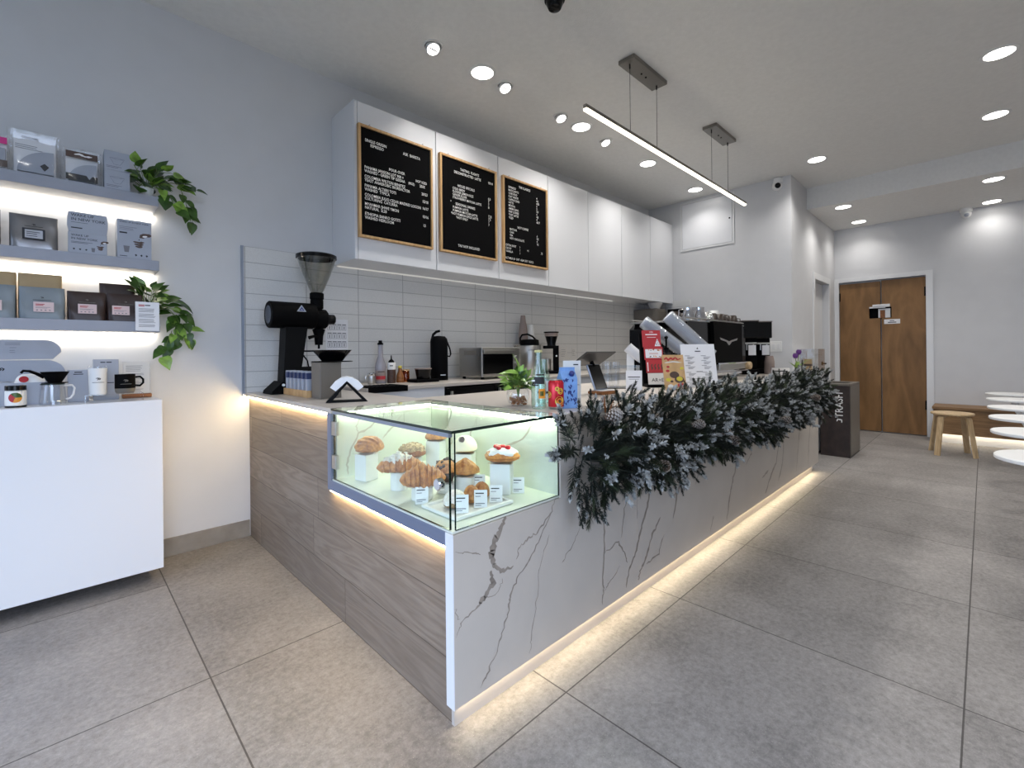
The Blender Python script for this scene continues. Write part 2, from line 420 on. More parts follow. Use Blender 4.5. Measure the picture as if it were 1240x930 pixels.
# ------------------------------------------------------------------ the setting
H3 = 3.15
struct(MB().box(-2.3, 8.3, -2.8, 3.5, -.1, 0).build('floor', M_floor))
struct(MB().box(-2.3, 8.3, -2.8, 3.5, H3, H3 + .1).build('ceiling', M_ceil))
struct(MB().box(6.633, 8.12, -2.6, 1.527, 2.89, H3).build('ceiling_soffit', M_ceil))
struct(MB().box(-2.2, 5.96, 3.3, 3.4, 0, H3).build('wall_left', M_wall))
struct(MB().box(5.96, 6.06, 1.527, 3.4, 0, H3).build('wall_partition', M_wall))
b = MB(); b.box(6.06, 6.96, 1.527, 1.627, 0, H3).box(7.727, 8.12, 1.527, 1.627, 0, H3).box(6.96, 7.727, 1.527, 1.627, 2.07, H3).box(6.90, 7.80, 1.70, 1.75, 0, 2.2)
struct(b.build('wall_passage', M_wall))
b = MB(); b.box(8.12, 8.22, 1.475, 1.627, 0, H3).box(8.12, 8.22, -2.6, .530, 0, H3).box(8.12, 8.22, .530, 1.475, 2.12, H3).box(8.20, 8.25, .45, 1.55, 0, 2.2)
struct(b.build('wall_far', M_wall))
b = MB(); b.box(-2.2, -2.0, -2.7, -2.6, 0, H3).box(.5, 8.22, -2.7, -2.6, 0, H3).box(-2.0, .5, -2.7, -2.6, 0, .4).box(-2.0, .5, -2.7, -2.6, 2.6, H3)
struct(b.build('wall_right', M_wall))
b = MB()
for x in (-2.0, -.78, .44): b.box(x, x + .06, -2.68, -2.62, .4, 2.6)
b.box(-2.0, .5, -2.68, -2.62, .4, .46).box(-2.0, .5, -2.68, -2.62, 2.54, 2.6)
w = struct(b.build('added_side_window', M_matte)); MB().box(-1.94, .44, -2.654, -2.646, .46, 2.54).build('window_pane', M_glass, w)  # unseen side window, added to bring daylight onto the left wall
b = MB(); b.box(-2.3, -2.2, -2.6, 3.3, 0, .35).box(-2.3, -2.2, -2.6, 3.3, 2.85, H3).box(-2.3, -2.2, 2.9, 3.3, .35, 2.85).box(-2.3, -2.2, -2.6, -2.3, .35, 2.85)
struct(b.build('wall_front', M_wall))
b = MB()
for y in (-2.3, -1.02, .26, 1.54, 2.84): b.box(-2.28, -2.22, y, y + .06, .35, 2.85)
b.box(-2.28, -2.22, -2.3, 2.9, .35, .41).box(-2.28, -2.22, -2.3, 2.9, 2.79, 2.85)
w = struct(b.build('window_1', M_matte))
MB().box(-2.254, -2.246, -2.24, 2.84, .41, 2.79).build('window_pane', M_glass, w)

struct(MB().box(-2.2, .862, 3.288, 3.3, 0, .102).build('baseboard_left', M_base))
# door openings: trim and leaves
b = MB()
b.box(8.105, 8.12, .46, .53, 0, 2.18).box(8.105, 8.12, 1.475, 1.527, 0, 2.18).box(8.105, 8.12, .53, 1.475, 2.12, 2.18)
struct(b.build('trim_1', M_trim))
b = MB()
b.box(6.88, 6.96, 1.515, 1.527, 0, 2.15).box(7.727, 7.80, 1.515, 1.527, 0, 2.15).box(6.96, 7.727, 1.515, 1.527, 2.07, 2.15)
struct(b.build('trim_2', M_trim))
# plywood double door: two leaves with a square cut-out at the middle
d = struct(MB().box(8.145, 8.185, .535, .992, .012, 1.585).box(8.145, 8.185, .535, .885, 1.585, 1.735).box(8.145, 8.185, .535, .992, 1.735, 2.105).build('door_1', M_ply))
MB().box(8.145, 8.185, 1.006, 1.470, .012, 1.585).box(8.145, 8.185, 1.130, 1.470, 1.585, 1.735).box(8.145, 8.185, 1.006, 1.470, 1.735, 2.095).build('door_leaf', M_ply, d)
b = MB(); b.box(8.125, 8.142, .90, 1.09, 1.735, 1.775, bevel=.004); b.box(8.125, 8.142, .95, 1.125, 1.725, 1.745)
b.build('latch_plate', M_trim, d)
MB().box(8.178, 8.19, .86, 1.14, 1.57, 1.75).build('cutout_backing', M_black, d)
b = MB(); b.box(8.160, 8.176, .90, 1.03, 1.695, 1.715).box(8.160, 8.176, 1.01, 1.03, 1.59, 1.695).box(8.160, 8.176, .90, .955, 1.59, 1.695); b.build('lock_box', M_trim, d)
MB().box(8.168, 8.177, .955, 1.01, 1.59, 1.695).build('lock_plate', M_walnut, d)
for z in (.35, 1.85):
    MB().box(8.130, 8.146, .528, .548, z, z + .12).build('hinge', M_matte, d); MB().box(8.130, 8.146, 1.460, 1.478, z, z + .12).build('hinge', M_matte, d)
s = thing('door_notice', 'small white paper notice on the plywood double door below the square cut-out', 'notice', (8.143, .88, 1.50))
MB().box(-.001, .001, -.085, .085, 0, .062).build('sheet', M_paper, s)
b = MB(); b.box(-.0016, -.001, -.045, .045, .015, .026).box(-.0016, -.001, -.025, .025, .038, .046); b.build('print', M_ink, s)
# white passage door
d2 = struct(MB().box(6.965, 7.722, 1.60, 1.64, .01, 2.065).build('door_2', M_trim))
b = MB(); M = loc(7.66, 1.60, .96)
b.cyl(.026, 0, .012, 18, M=M @ loc(rx=R(90))).tube([(0, -.01, 0), (0, -.05, 0), (-.03, -.055, 0), (-.12, -.055, 0)], .009, 8, M=M)
b.build('door_handle', M_matte, d2)

# lights ------------------------------------------------------------------
def area(name, at, rot, sx, sy, power, col, shape='RECTANGLE', spread=180):
    l = bpy.data.lights.new(name, 'AREA'); l.shape = shape; l.size = sx; l.size_y = sy; l.energy = power; l.color = col; l.spread = R(spread)
    o = bpy.data.objects.new(name, l); o.location = at; o.rotation_euler = rot; C.objects.link(o); return o
KL = .82; EXPO = 0.0
def downlight(at, label, power=9.0, group='large round ceiling downlights'):
    t = thing('downlight', label, 'ceiling light', at, 0, group)
    MB().lathe([(.075, .0), (.098, 0), (.098, -.004), (.09, -.008), (.078, -.006), (.075, 0)], 36).build('trim_ring', M_white, t, smooth=True)
    MB().lathe([(0, -.0035), (.0765, -.0035), (.0765, -.001), (0, -.001)], 36).build('lens', M_lamp, t)
    l = area('downlight_lamp', (at[0], at[1], at[2] - .012), (0, 0, 0), .14, .14, power * KL, (1.0, .975, .94), 'DISK', 125)
    return t
names = ['nearest large round downlight above the three letter boards', 'second large round downlight in the row along the wall cabinets', 'third large round downlight in the row along the wall cabinets', 'large round downlight near the access panel at the end of the cabinet row']
for x, n in zip((2.167, 3.321, 4.48, 5.634), names): downlight((x, 2.487, H3), n, 9 if x < 5 else 3.5)
downlight((4.566, -.085, H3), 'brightest large round downlight at the top right of the ceiling')
downlight((5.742, -.08, H3), 'large round downlight right of the room, just before the lowered ceiling')
downlight((5.691, 1.216, H3), 'large round downlight beyond the end of the hanging bar lamp')
downlight((6.881, -.078, 2.89), 'round downlight in the lowered ceiling, nearer one on the right', 5)
downlight((7.91, -.074, 2.89), 'round downlight in the lowered ceiling above the wall camera', 1.8)
downlight((6.832, 1.19, 2.89), 'round downlight in the lowered ceiling, first by the passage wall', 5)
downlight((7.785, 1.182, 2.89), 'round downlight in the lowered ceiling just above the plywood door', 3)
for x, y in ((-.4, -.08), (.9, -.08), (2.1, -.08), (3.35, -.08), (3.35, -1.5), (5.7, -1.5), (.9, -1.5)):
    area('room_downlight_lamp', (x, y, H3 - .012), (0, 0, 0), .14, .14, 9 * KL, (1.0, .975, .94), 'DISK', 150)
gn = ['small tilted spotlight nearest in the ceiling, upper left of the largest downlight', 'small tilted spotlight just right of the nearest large downlight', 'small tilted spotlight just left of the second large downlight', 'small tilted spotlight right of the second large downlight, under the bar lamp']
for x, n in zip((1.749, 2.396, 3.048, 3.708), gn):
    t = thing('spotlight', n, 'ceiling light', (x, 2.492, H3), 0, 'small tilted ceiling spotlights')
    MB().lathe([(.052, 0), (.066, 0), (.066, -.004), (.056, -.006), (.052, -.002), (.052, 0)], 30).build('trim_ring', M_white, t, smooth=True)
    Mg = loc(0, .006, -.006, rx=R(-24))
    h = MB().lathe([(.0, .004), (.046, .004), (.048, -.016), (.040, -.020), (.040, -.014), (0, -.014)], 28, M=Mg).build('lamp_head', M_white, t, smooth=True)
    b = MB(); b.lathe([(0, -.0195), (.038, -.0195), (.038, -.015), (0, -.015)], 28, M=Mg); b.build('lens', M_lamp, h)
    MB().box(-.034, .034, -.005, .005, -.0215, -.0195, M=Mg).build('lens_bar', M_inkgrey, h)
    area('spotlight_lamp', (x, 2.47, H3 - .04), (R(-22), 0, 0), .07, .07, 5.5 * KL, (1.0, .98, .95), 'DISK', 90)

# hanging bar lamp: two canopies, four cables
t = thing('pendant_bar_lamp', 'long thin glowing bar lamp hung from the ceiling over the counter by four cables', 'pendant lamp', (3.63, 1.685, 2.62))
MB().box(-1.345, 1.345, -.014, .014, .012, .036, bevel=.003).build('lamp_housing', M_nickel, t)
MB().box(-1.34, 1.34, -.0135, .0135, 0, .0125, bevel=.003).build('diffuser', M_bar, t)
for x0 in (-.64, .715):
    cp = MB().box(x0 - .23, x0 + .23, -.062, .062, H3 - 2.62 - .03, H3 - 2.62, bevel=.004).build('canopy', M_nickel, t)
    for q in (-.03, .03): MB().cyl(.006, H3 - 2.62 - .036, H3 - 2.62 - .03, 10, M=loc(x0 + q, 0, 0)).build('screw', M_matte, cp)
    for q in (-.185, .185):
        MB().cyl(.0016, .034, H3 - 2.62 - .03, 8, M=loc(x0 + q, 0, 0)).cyl(.005, H3 - 2.62 - .06, H3 - 2.62 - .03, 10, M=loc(x0 + q, 0, 0)).build('cable', M_matte, t)

# daylight from the street windows behind the entrance; the second lamp is added
area('daylight_lamp', (-2.15, .0, 1.3), (0, R(-56), 0), 1.7, 5.0, 74, (.54, .68, 1.0), spread=105)
area('daylight_lamp', (-.75, -2.55, 1.5), (R(68), 0, 0), 2.5, 2.1, 42, (.60, .73, 1.0), spread=84)  # added fill for the left wall, set at the added side window
wd = bpy.data.worlds.new('daylight_sky'); scn.world = wd; wd.use_nodes = True
wd.node_tree.nodes['Background'].inputs[0].default_value = (.62, .76, 1.0, 1); wd.node_tree.nodes['Background'].inputs[1].default_value = .6

# cameras, sensor
t = thing('security_camera', 'small white dome camera with black lens at the ceiling by the partition corner', 'camera', (5.94, 1.665, 3.05), R(-60))
MB().lathe([(0, .06), (.045, .06), (.05, .03), (.05, 0), (0, 0)], 24, M=loc(.02, .02, .035)).build('mount', M_white, t, smooth=True)
MB().surf(lambda u, v: (.052*math.cos(6.2832*u)*math.sin(3.1416*v), .052*math.sin(6.2832*u)*math.sin(3.1416*v), .052*math.cos(3.1416*v)), 24, 14, wu=True).build('body', M_white, t, smooth=True)
MB().surf(lambda u, v: (.034*math.cos(6.2832*u)*math.sin(3.1416*v), -.030 + .028*math.sin(6.2832*u)*math.sin(3.1416*v), .034*math.cos(3.1416*v) - .004), 20, 12, wu=True).build('lens', M_gloss, t, smooth=True)
t = thing('security_camera', 'small white dome camera under the lowered ceiling on the far wall', 'camera', (8.06, .147, 2.83), R(-80))
MB().lathe([(0, .06), (.06, .06), (.06, .02), (.05, .01), (0, .01)], 24).build('mount', M_white, t, smooth=True)
MB().surf(lambda u, v: (.05*math.cos(6.2832*u)*math.sin(3.1416*v), .05*math.sin(6.2832*u)*math.sin(3.1416*v), -.01 + .05*math.cos(3.1416*v)), 24, 14, wu=True).build('body', M_white, t, smooth=True)
MB().surf(lambda u, v: (.026*math.cos(6.2832*u)*math.sin(3.1416*v), -.034 + .02*math.sin(6.2832*u)*math.sin(3.1416*v), -.025 + .026*math.cos(3.1416*v)), 20, 12, wu=True).build('lens', M_grey, t, smooth=True)
t = thing('ceiling_sensor', 'black dome fixture on the ceiling at the top edge of the photo', 'sensor', (2.02, 1.69, 3.15))
MB().lathe([(0, 0), (.05, 0), (.05, -.02), (.036, -.05), (0, -.062)], 24).build('body', M_gloss, t, smooth=True)
MB().lathe([(.05, 0), (.058, 0), (.058, -.006), (.05, -.008)], 24).build('trim_ring', M_matte, t, smooth=True)

t = thing('access_panel', 'square white access panel high on the partition wall', 'access panel', (5.96, 2.49, 2.50))
b = MB(); b.box(-.010, 0, -.345, -.325, -.02, .62).box(-.010, 0, .325, .345, -.02, .62).box(-.010, 0, -.325, .325, .60, .62).box(-.010, 0, -.325, .325, -.02, 0)
b.build('frame', M_trim, t)
dd = MB().box(-.008, 0, -.318, .318, .007, .593).build('door', M_lacq, t)
MB().cyl(.010, 0, .004, 14, M=loc(-.008, -.29, .30, ry=R(-90))).build('key_lock', M_matte, dd)
t = thing('light_switch', 'white triple light switch plate on the partition wall', 'switch', (5.96, 1.72, 1.135))
pl = MB().box(-.008, 0, -.088, .088, 0, .122, bevel=.003).build('plate', M_white, t)
for y in (-.052, 0, .052): MB().box(-.012, -.007, -.016 + y, .016 + y, .028, .094, bevel=.002).build('rocker', M_trim, t)

# ------------------------------------------------------------------ tile splashback
b = MB(); b.box(.84, 5.96, 3.29, 3.3, .90, 1.848).box(5.95, 5.96, 2.71, 3.29, .90, 1.834)
t = tag(b.build('wall_tile_splashback', M_tile), 'white stacked tile splashback on the wall behind the counter', 'tile')
MB().box(.826, .84, 3.285, 3.3, .895, 1.85).build('edge_trim', M_alu, t)

# ------------------------------------------------------------------ wall cabinets
YC, ZB, ZT = 2.95, 1.797, 2.865
seams = [1.422, 2.083, 2.737, 3.393, 4.042, 4.692, 5.355, 5.935]
cl = ['first wall cabinet at the near end, behind the largest letter board', 'second wall cabinet, behind the middle letter board', 'third wall cabinet, behind the smallest letter board', 'fourth wall cabinet, first plain door right of the letter boards', 'fifth wall cabinet, plain white door above the back counter', 'sixth wall cabinet, plain white door, second from the far end', 'last wall cabinet of the row beside the partition wall']
for i in range(7):
    x0, x1 = seams[i], seams[i+1]; w = x1 - x0
    t = thing('wall_cabinet', 'white ' + cl[i], 'cabinet', (x0, YC, ZB), 0, 'white wall cabinets above the back counter')
    x00 = .022 if i == 0 else .001
    MB().box(x00, w - .001, .022, 3.29 - YC, .0, ZT - ZB).build('body', M_lacq, t)
    MB().box(x00 + .004, w - .002, 0, .02, 0, ZT - ZB, bevel=.0015).build('door', M_lacq, t)
    if i == 0: MB().box(0, .021, -.002, 3.298 - YC, -.002, ZT - ZB, bevel=.001).build('end_panel', M_lacq, t)
    if i == 6: MB().box(w - .001, w + .022, 0, 3.29 - YC, 0, ZT - ZB).build('end_panel', M_lacq, t)
t = tag(MB().box(1.45, 5.0, 3.276, 3.289, 1.790, 1.7965).build('under_cabinet_light_rail', M_dimled), 'thin dimly lit rail under the wall cabinets along the top of the tile', 'light rail')

# ------------------------------------------------------------------ letter boards
def board(x0, x1, label, name, lines):
    w = x1 - x0; z0, z1 = 1.942, 2.706; h = z1 - z0
    t = thing('letter_board', label, 'menu board', (x0, YC - .003, z0), 0, 'black letter boards on the wall cabinets')
    f = .017; b = MB()
    b.box(0, f, -.03, 0, 0, h, bevel=.002).box(w - f, w, -.03, 0, 0, h, bevel=.002).box(f, w - f, -.03, 0, 0, f, bevel=.002).box(f, w - f, -.03, 0, h - f, h, bevel=.002)
    b.build('frame', M_oak, t)
    MB().box(f, w - f, -.018, -.002, f, h - f).build('felt_panel', M_felt, t)
    for (x, z, s, body) in lines:
        if body: MB().text(body, s, loc(f + x * (w - 2*f), -.0195, f + z * (h - 2*f)), sx=.82).build('lettering', M_letter, t)
    for q in (.14, .86):
        b = MB(); b.tube([(q*w, -.012, h - .002), (q*w, -.014, h + .012), (q*w + .006, -.014, h + .017), (q*w + .010, -.012, h + .012)], .0016, 6); b.build('hook', M_nickel, t)
S = .0285
board(1.440, 2.034, 'largest black letter board with oak frame, headed single origin espresso', 0, [
    (.06, .875, S, 'SINGLE ORIGIN'), (.13, .837, S, 'ESPRESSO'), (.585, .865, S, 'ASK  BARISTA'),
    (.38, .665, S, 'POUR OVER'), (.05, .622, S, 'PANAMA JANSON LOT 900 +'), (.77, .632, S*.9, 'HOT ICED'), (.05, .588, S, 'WASHED - GREEN TIP GEISHA'), (.66, .590, S*.85, '(8OZ)'), (.83, .590, S, '25/X'),
    (.05, .537, S, 'COLOMBIA WILTON BENITEZ'), (.05, .503, S, 'YEAST ANAEROBIC BIOREACTOR'), (.86, .515, S, '20/23'),
    (.05, .452, S, 'PANAMA ALTIERI TOTI'), (.05, .418, S, 'WASHED  TYPICA'), (.87, .440, S, '15/18'),
    (.05, .367, S, 'COLOMBIA JULIO CESAR MADRID LOGON'), (.05, .333, S, 'CULTURING  CATURRA'), (.87, .370, S, '16/17'),
    (.05, .282, S, 'MYANMAR SHWE YMON'), (.05, .248, S, 'NATURAL  SL28'), (.87, .285, S, '15/16'),
    (.05, .190, S, 'ETHIOPIA BANKO GOTITI'), (.05, .155, S, 'WASHED HEIRLOOM'), (.88, .195, S, '13')])
board(2.104, 2.696, 'middle black letter board headed tasting flights, with tax not included below', 0, [
    (.33, .90, S, 'TASTING  FLIGHTS'), (.22, .855, S, 'DECONSTRUCTED  LATTE'), (.86, .855, S, '10/14'),
    (.28, .715, S, 'HOUSE SPECIALS'), (.19, .675, S*.92, 'COLD BREW'), (.19, .642, S*.92, 'FLOWER LEMON FIZZ'), (.19, .609, S*.92, 'GINGER ELIXIR'), (.19, .576, S*.92, 'STRAWBERRY MATCHA LATTE'),
    (.86, .668, S, '6.5'), (.86, .635, S, '7'), (.86, .602, S, '7'), (.86, .569, S, '8'),
    (.15, .520, S, '*'), (.24, .510, S, 'SEASONAL DRINKS'), (.19, .470, S*.92, 'PUMPKIN LATTE'), (.19, .435, S*.92, 'PUMPKIN MATCHA LATTE'), (.16, .400, S*.92, '*HOT PUMPKIN SPICE LATTE'), (.25, .365, S*.92, '*HOT ONLY'),
    (.86, .465, S, '7.25'), (.86, .432, S, '7.5'), (.86, .399, S, '7'), (.86, .366, S, '7'),
    (.28, .060, S, 'TAX NOT INCLUDED')])
L3 = [(.34, .93, S, 'THE CLASSICS')]
for i, (n, p) in enumerate([('ESPRESSO', '4'), ('MACCHIATO', '4.5'), ('CORTADO', '4.75'), ('FLAT WHITE', '5'), ('CAPPUCCINO', '5'), ('LATTE', '5.5'), ('MOCHA', '6'), ('AMERICANO', '4.5'), ('DRIP COFFEE', '4'), ('*OAT LATTE', '6.5 7'), ('*ICED', '')]):
    L3.append((.10, .892 - i * .037, S*.92, n)); L3.append((.76, .86 - i * .034, S*.92, p))
L3 += [(.30, .425, S, 'NOT COFFEE')]
for i, (n, p) in enumerate([('MATCHA', '6'), ('CHAI', '5.5'), ('TEA', '4'), ('HOT CHOCOLATE', '5.5')]):
    L3.append((.12, .385 - i * .037, S*.92, n)); L3.append((.76, .375 - i * .034, S*.92, p))
L3 += [(.03, .185, S*.92, 'EXTRA SHOT'), (.03, .148, S*.92, 'DECAF'), (.03, .111, S*.92, 'VANILLA'), (.34, .185, S*.92, '1'), (.34, .148, S*.92, '1'), (.34, .111, S*.92, '1'), (.52, .165, S*.92, '+1'), (.86, .165, S*.92, '.75'),
       (.02, .030, S*.92, 'ALT MILK $1  OAT  ALM  SOY  COCO')]
board(2.770, 3.354, 'smallest looking black letter board, farthest of the three, headed the classics', 0, L3)

# ------------------------------------------------------------------ the service counter
t = CT = thing('service_counter', 'L-shaped white quartz service counter with grey oak end and glowing toe kick', 'counter', (.86, 1.14, 0))
VEINS = [[(1.066, .602, .0119), (1.044, .563, .0171), (1.008, .525, .0296), (1.002, .488, .025), (1.01, .447, .0085)], [(1.0, .443, .0068), (1.006, .4, .0227), (.972, .367, .0205), (.939, .344, .0068), (.882, .328, .0045), (.855, .287, .0017)], [(1.007, .461, .0091), (1.049, .421, .0159), (1.1, .425, .0068)], [(1.325, .603, .0045), (1.297, .552, .0057), (1.219, .504, .0057), (1.17, .495, .0057), (1.131, .48, .0045), (1.115, .442, .0023)], [(1.297, .552, .0057), (1.236, .482, .0045), (1.169, .413, .0057), (1.114, .372, .0068), (1.084, .325, .0091), (1.076, .285, .0068), (1.046, .224, .0057), (1.024, .172, .0034), (.975, .113, .0057), (.949, .087, .0026)], [(1.287, .479, .0028), (1.234, .381, .0028), (1.216, .275, .0034), (1.189, .141, .0043), (1.177, .091, .0028)], [(1.476, .457, .0028), (1.415, .394, .0043), (1.358, .352, .0045)], [(1.539, .478, .0051), (1.594, .49, .0043), (1.627, .456, .0068), (1.642, .379, .0085), (1.628, .251, .0085), (1.629, .159, .0085), (1.621, .09, .0051)], [(1.64, .3, .0051), (1.743, .323, .008), (1.78, .271, .008), (1.817, .203, .006)], [(1.754, .21, .0034), (1.668, .165, .0051), (1.637, .143, .004)], [(2.032, .496, .0114), (1.986, .401, .0136), (1.927, .313, .0159), (1.884, .225, .0139), (1.83, .171, .0119), (1.805, .095, .008)], [(2.121, .33, .0091), (2.043, .266, .0136), (1.982, .18, .0139), (1.924, .125, .0119), (1.909, .094, .0091)], [(1.981, .143, .0068), (2.102, .157, .0091), (2.158, .234, .0068)], [(2.418, .507, .0114), (2.307, .421, .0179), (2.252, .288, .0102)], [(2.237, .404, .0077), (2.325, .418, .0102)], [(1.85, .562, .004), (1.796, .448, .006), (1.768, .33, .004)], [(1.91, .55, .004), (1.901, .379, .004)], [(3.19, .60, .012), (3.139, .425, .0213), (3.056, .32, .0199), (3.002, .213, .0199), (2.959, .096, .0148)], [(2.714, .096, .0068), (2.761, .175, .0102)], [(4.05, .50, .015), (3.942, .287, .0227), (3.79, .196, .0216), (3.682, .103, .0154)], [(3.617, .23, .0102), (3.756, .261, .0162)], [(4.14, .42, .012), (4.099, .26, .0179), (3.991, .132, .0119)], [(.855, .548, .0026), (.91, .524, .0034), (.954, .508, .0045)], [(.85, .374, .0023), (.87, .338, .0026)], [(1.048, .4, .0034), (1.034, .364, .0017), (.965, .359, .0034)],
         [(2.62, .66, .008), (2.58, .50, .012), (2.52, .41, .006)], [(4.62, .55, .012), (4.55, .35, .016), (4.48, .12, .01)], [(4.95, .50, .01), (4.88, .25, .016), (4.86, .10, .01)], [(3.45, .60, .008), (3.40, .44, .012), (3.30, .38, .006)]]
YP = 1.128
b = MB(); b.box(.848, 1.355, YP, 1.166, .068, .598).box(1.355, 5.237, YP, 1.166, .068, .893)
for i, p in enumerate(VEINS): b.strip(p, loc(0, YP - .0004, 0), 1, jit=.0055, sub=6, seed=i)
b.build('front_panel', [M_marble, M_vein], t, world=True)
b = MB(); b.box(.846, 1.362, 2.0, 3.284, .893, .915, bevel=.0015).box(1.362, 5.245, YP, 2.12, .893, .915, bevel=.0015)
for i, p in enumerate([[(1.6, 1.3, .004), (1.75, 1.6, .008), (1.7, 2.05, .004)], [(2.3, 1.2, .006), (2.6, 1.7, .01), (2.9, 2.1, .006)], [(1.0, 2.1, .004), (1.12, 2.5, .007), (1.02, 3.0, .004)], [(3.2, 1.25, .006), (3.3, 1.7, .01)]]):
    b.strip(p, Matrix(((1, 0, 0, 0), (0, 0, 1, 0), (0, 1, 0, .9153), (0, 0, 0, 1))), 1, jit=.006, sub=6, seed=40 + i)
b.build('countertop', [M_marble, M_veinlite], t, world=True)
b = MB(); b.box(.866, .88, 1.152, 2.04, .0, .556).box(.866, .88, 2.04, 3.29, 0, .893); b.build('wood_panel', M_counterwood, t, world=True)
b = MB(); b.box(.88, 1.345, 1.17, 2.0, .0, .55).box(.88, 1.345, 2.04, 3.285, 0, .89).box(1.355, 5.20, 1.17, 2.10, .0, .89); b.build('cabinet_body', M_trim, t, world=True)
MB().box(.862, 5.09, 1.15, 1.164, 0, .068).build('kick_plate', M_marble, t, world=True)
b = MB(); b.box(.846, .866, 2.002, 2.04, .556, .893).box(.846, .866, 1.166, 2.002, .556, .600); b.build('case_surround', M_casealu, t, world=True)
MB().box(.845, .848, YP, 1.166, .068, .600).build('panel_edge', M_lacq, t, world=True)
MB().prism([(1.1495, .057), (1.1495, .0678), (1.1375, .0678)], -5.08, -.87, M=loc(rz=R(90))).build('kick_light_strip', M_ledkick, t, world=True)
MB().box(.853, .863, 2.05, 3.27, .884, .893).build('end_light_strip', M_ledwarm, t, world=True)
MB().box(.853, .863, 1.18, 2.03, .547, .556).build('case_light_strip', M_ledwarm, t, world=True)

# glass pastry case
t = thing('pastry_display_case', 'lit glass pastry case set into the near corner of the counter', 'display case', (.86, 1.14, .6))
b = MB(); b.box(.850, 1.355, 1.134, 2.0, .600, .606); b.build('base_shelf', M_caseshelf, t, world=True)
b = MB(); b.box(.868, 1.362, 1.992, 2.0015, .606, .893)
for i, p in enumerate([[(1.291, .885, .0068), (1.244, .880, .0102), (1.199, .856, .0095), (1.122, .782, .0095), (1.09, .753, .0068)], [(1.065, .85, .0054), (1.024, .813, .0081), (.97, .792, .0095), (.936, .729, .0095), (.912, .661, .0081), (.917, .615, .0061)], [(.981, .868, .0027), (.959, .825, .0054), (.966, .793, .003)]]):
    b.strip(p, loc(0, 1.9915, 0), 1, jit=.004, sub=5, seed=60 + i)
b.build('side_wall', [M_caseshelf, M_veinlite], t, world=True)
b = MB(); b.box(1.352, 1.361, 1.140, 1.992, .606, .893)
Mx = loc(1.3515, 0, 0, rz=R(-90))
for i, p in enumerate([[(-1.25, .88, .006), (-1.32, .80, .010), (-1.45, .74, .006)], [(-1.6, .88, .005), (-1.66, .78, .008), (-1.62, .66, .005)], [(-1.85, .86, .005), (-1.80, .72, .008), (-1.9, .62, .004)]]):
    b.strip(p, Mx, 1, jit=.004, sub=5, seed=70 + i)
b.build('back_wall', [M_caseshelf, M_veinlite], t, world=True)
def pane(x0, x1, y0, y1, z0, z1, thin, edgecol=1):
    """glass sheet: clear big faces, green cut edges"""
    v = [(x0,y0,z0),(x1,y0,z0),(x1,y1,z0),(x0,y1,z0),(x0,y0,z1),(x1,y0,z1),(x1,y1,z1),(x0,y1,z1)]
    F = {'z': ((0,3,2,1),(4,5,6,7)), 'y': ((0,1,5,4),(2,3,7,6)), 'x': ((1,2,6,5),(3,0,4,7))}
    m = MB()
    for k, fs in F.items(): m.add(v, fs, 0 if k == thin else 1)
    return m
pane(.864, 1.353, 1.134, 1.142, .607, .905, 'y').build('front_glass', [M_glass, M_glassedge], t, world=True)
gd = pane(.850, .858, 1.150, 1.985, .608, .900, 'x').build('glass_door', [M_glass, M_glassedge], t, world=True)
b = MB(); b.box(.847, .861, 1.146, 1.988, .893, .905); b.build('door_rail', M_alu, gd, world=False)
for z in (.655, .80):
    h = MB().box(.845, .862, 1.955, 1.995, z, z + .06, bevel=.002).build('hinge', M_steel, gd)
h = MB().cyl(.019, 0, .022, 20, M=loc(.851, 1.186, .745, ry=R(-90)), bevel=.003).build('door_lock', M_chrome, gd)
pane(.846, 1.363, 1.130, 2.004, .9065, .9155, 'z').build('top_glass', [M_glass, M_glassedge], t, world=True)
for (x0, x1, y0, y1) in ((1.330, 1.351, 1.15, 1.985), (.88, 1.33, 1.975, 1.990)):
    h = MB().box(x0, x1, y0, y1, .898, .905).build('light_housing', M_trim, t, world=True)
    MB().box(x0 + .002, x1 - .002, y0, y1, .8955, .898).build('case_light', M_ledcase, h)
MB().cyl(.009, 0, .008, 14, M=loc(.885, 1.134, .885, rx=R(90))).build('glass_clip', M_steel, t, world=True)

# ------------------------------------------------------------------ back counter
ZK = .936
t = thing('back_counter', 'low white back counter with thin quartz top along the tiled wall', 'counter', (1.37, 2.70, 0))
MB().box(1.37, 5.905, 2.70, 3.288, ZK - .022, ZK, bevel=.0015).build('countertop', M_marble, t, world=True)
b = MB(); b.box(1.38, 1.985, 2.73, 3.285, .1, ZK - .022).box(2.95, 5.9, 2.73, 3.285, .1, ZK - .022).box(1.40, 5.9, 2.80, 3.285, 0, .1); b.build('cabinet_body', M_lacq, t, world=True)
t = thing('undercounter_fridge', 'black glass fronted fridge under the back counter', 'fridge', (2.47, 2.73, 0))
MB().box(-.475, .475, .015, .55, .02, ZK - .03).build('body', M_black, t)
for x in (-.474, .002):
    dd = MB().box(x, x + .472, -.012, .015, .06, ZK - .035, bevel=.003).build('door', M_gloss, t)
    MB().box(x + .03, x + .05, -.03, -.012, .45, ZK - .06, bevel=.003).build('handle', M_steel, dd)
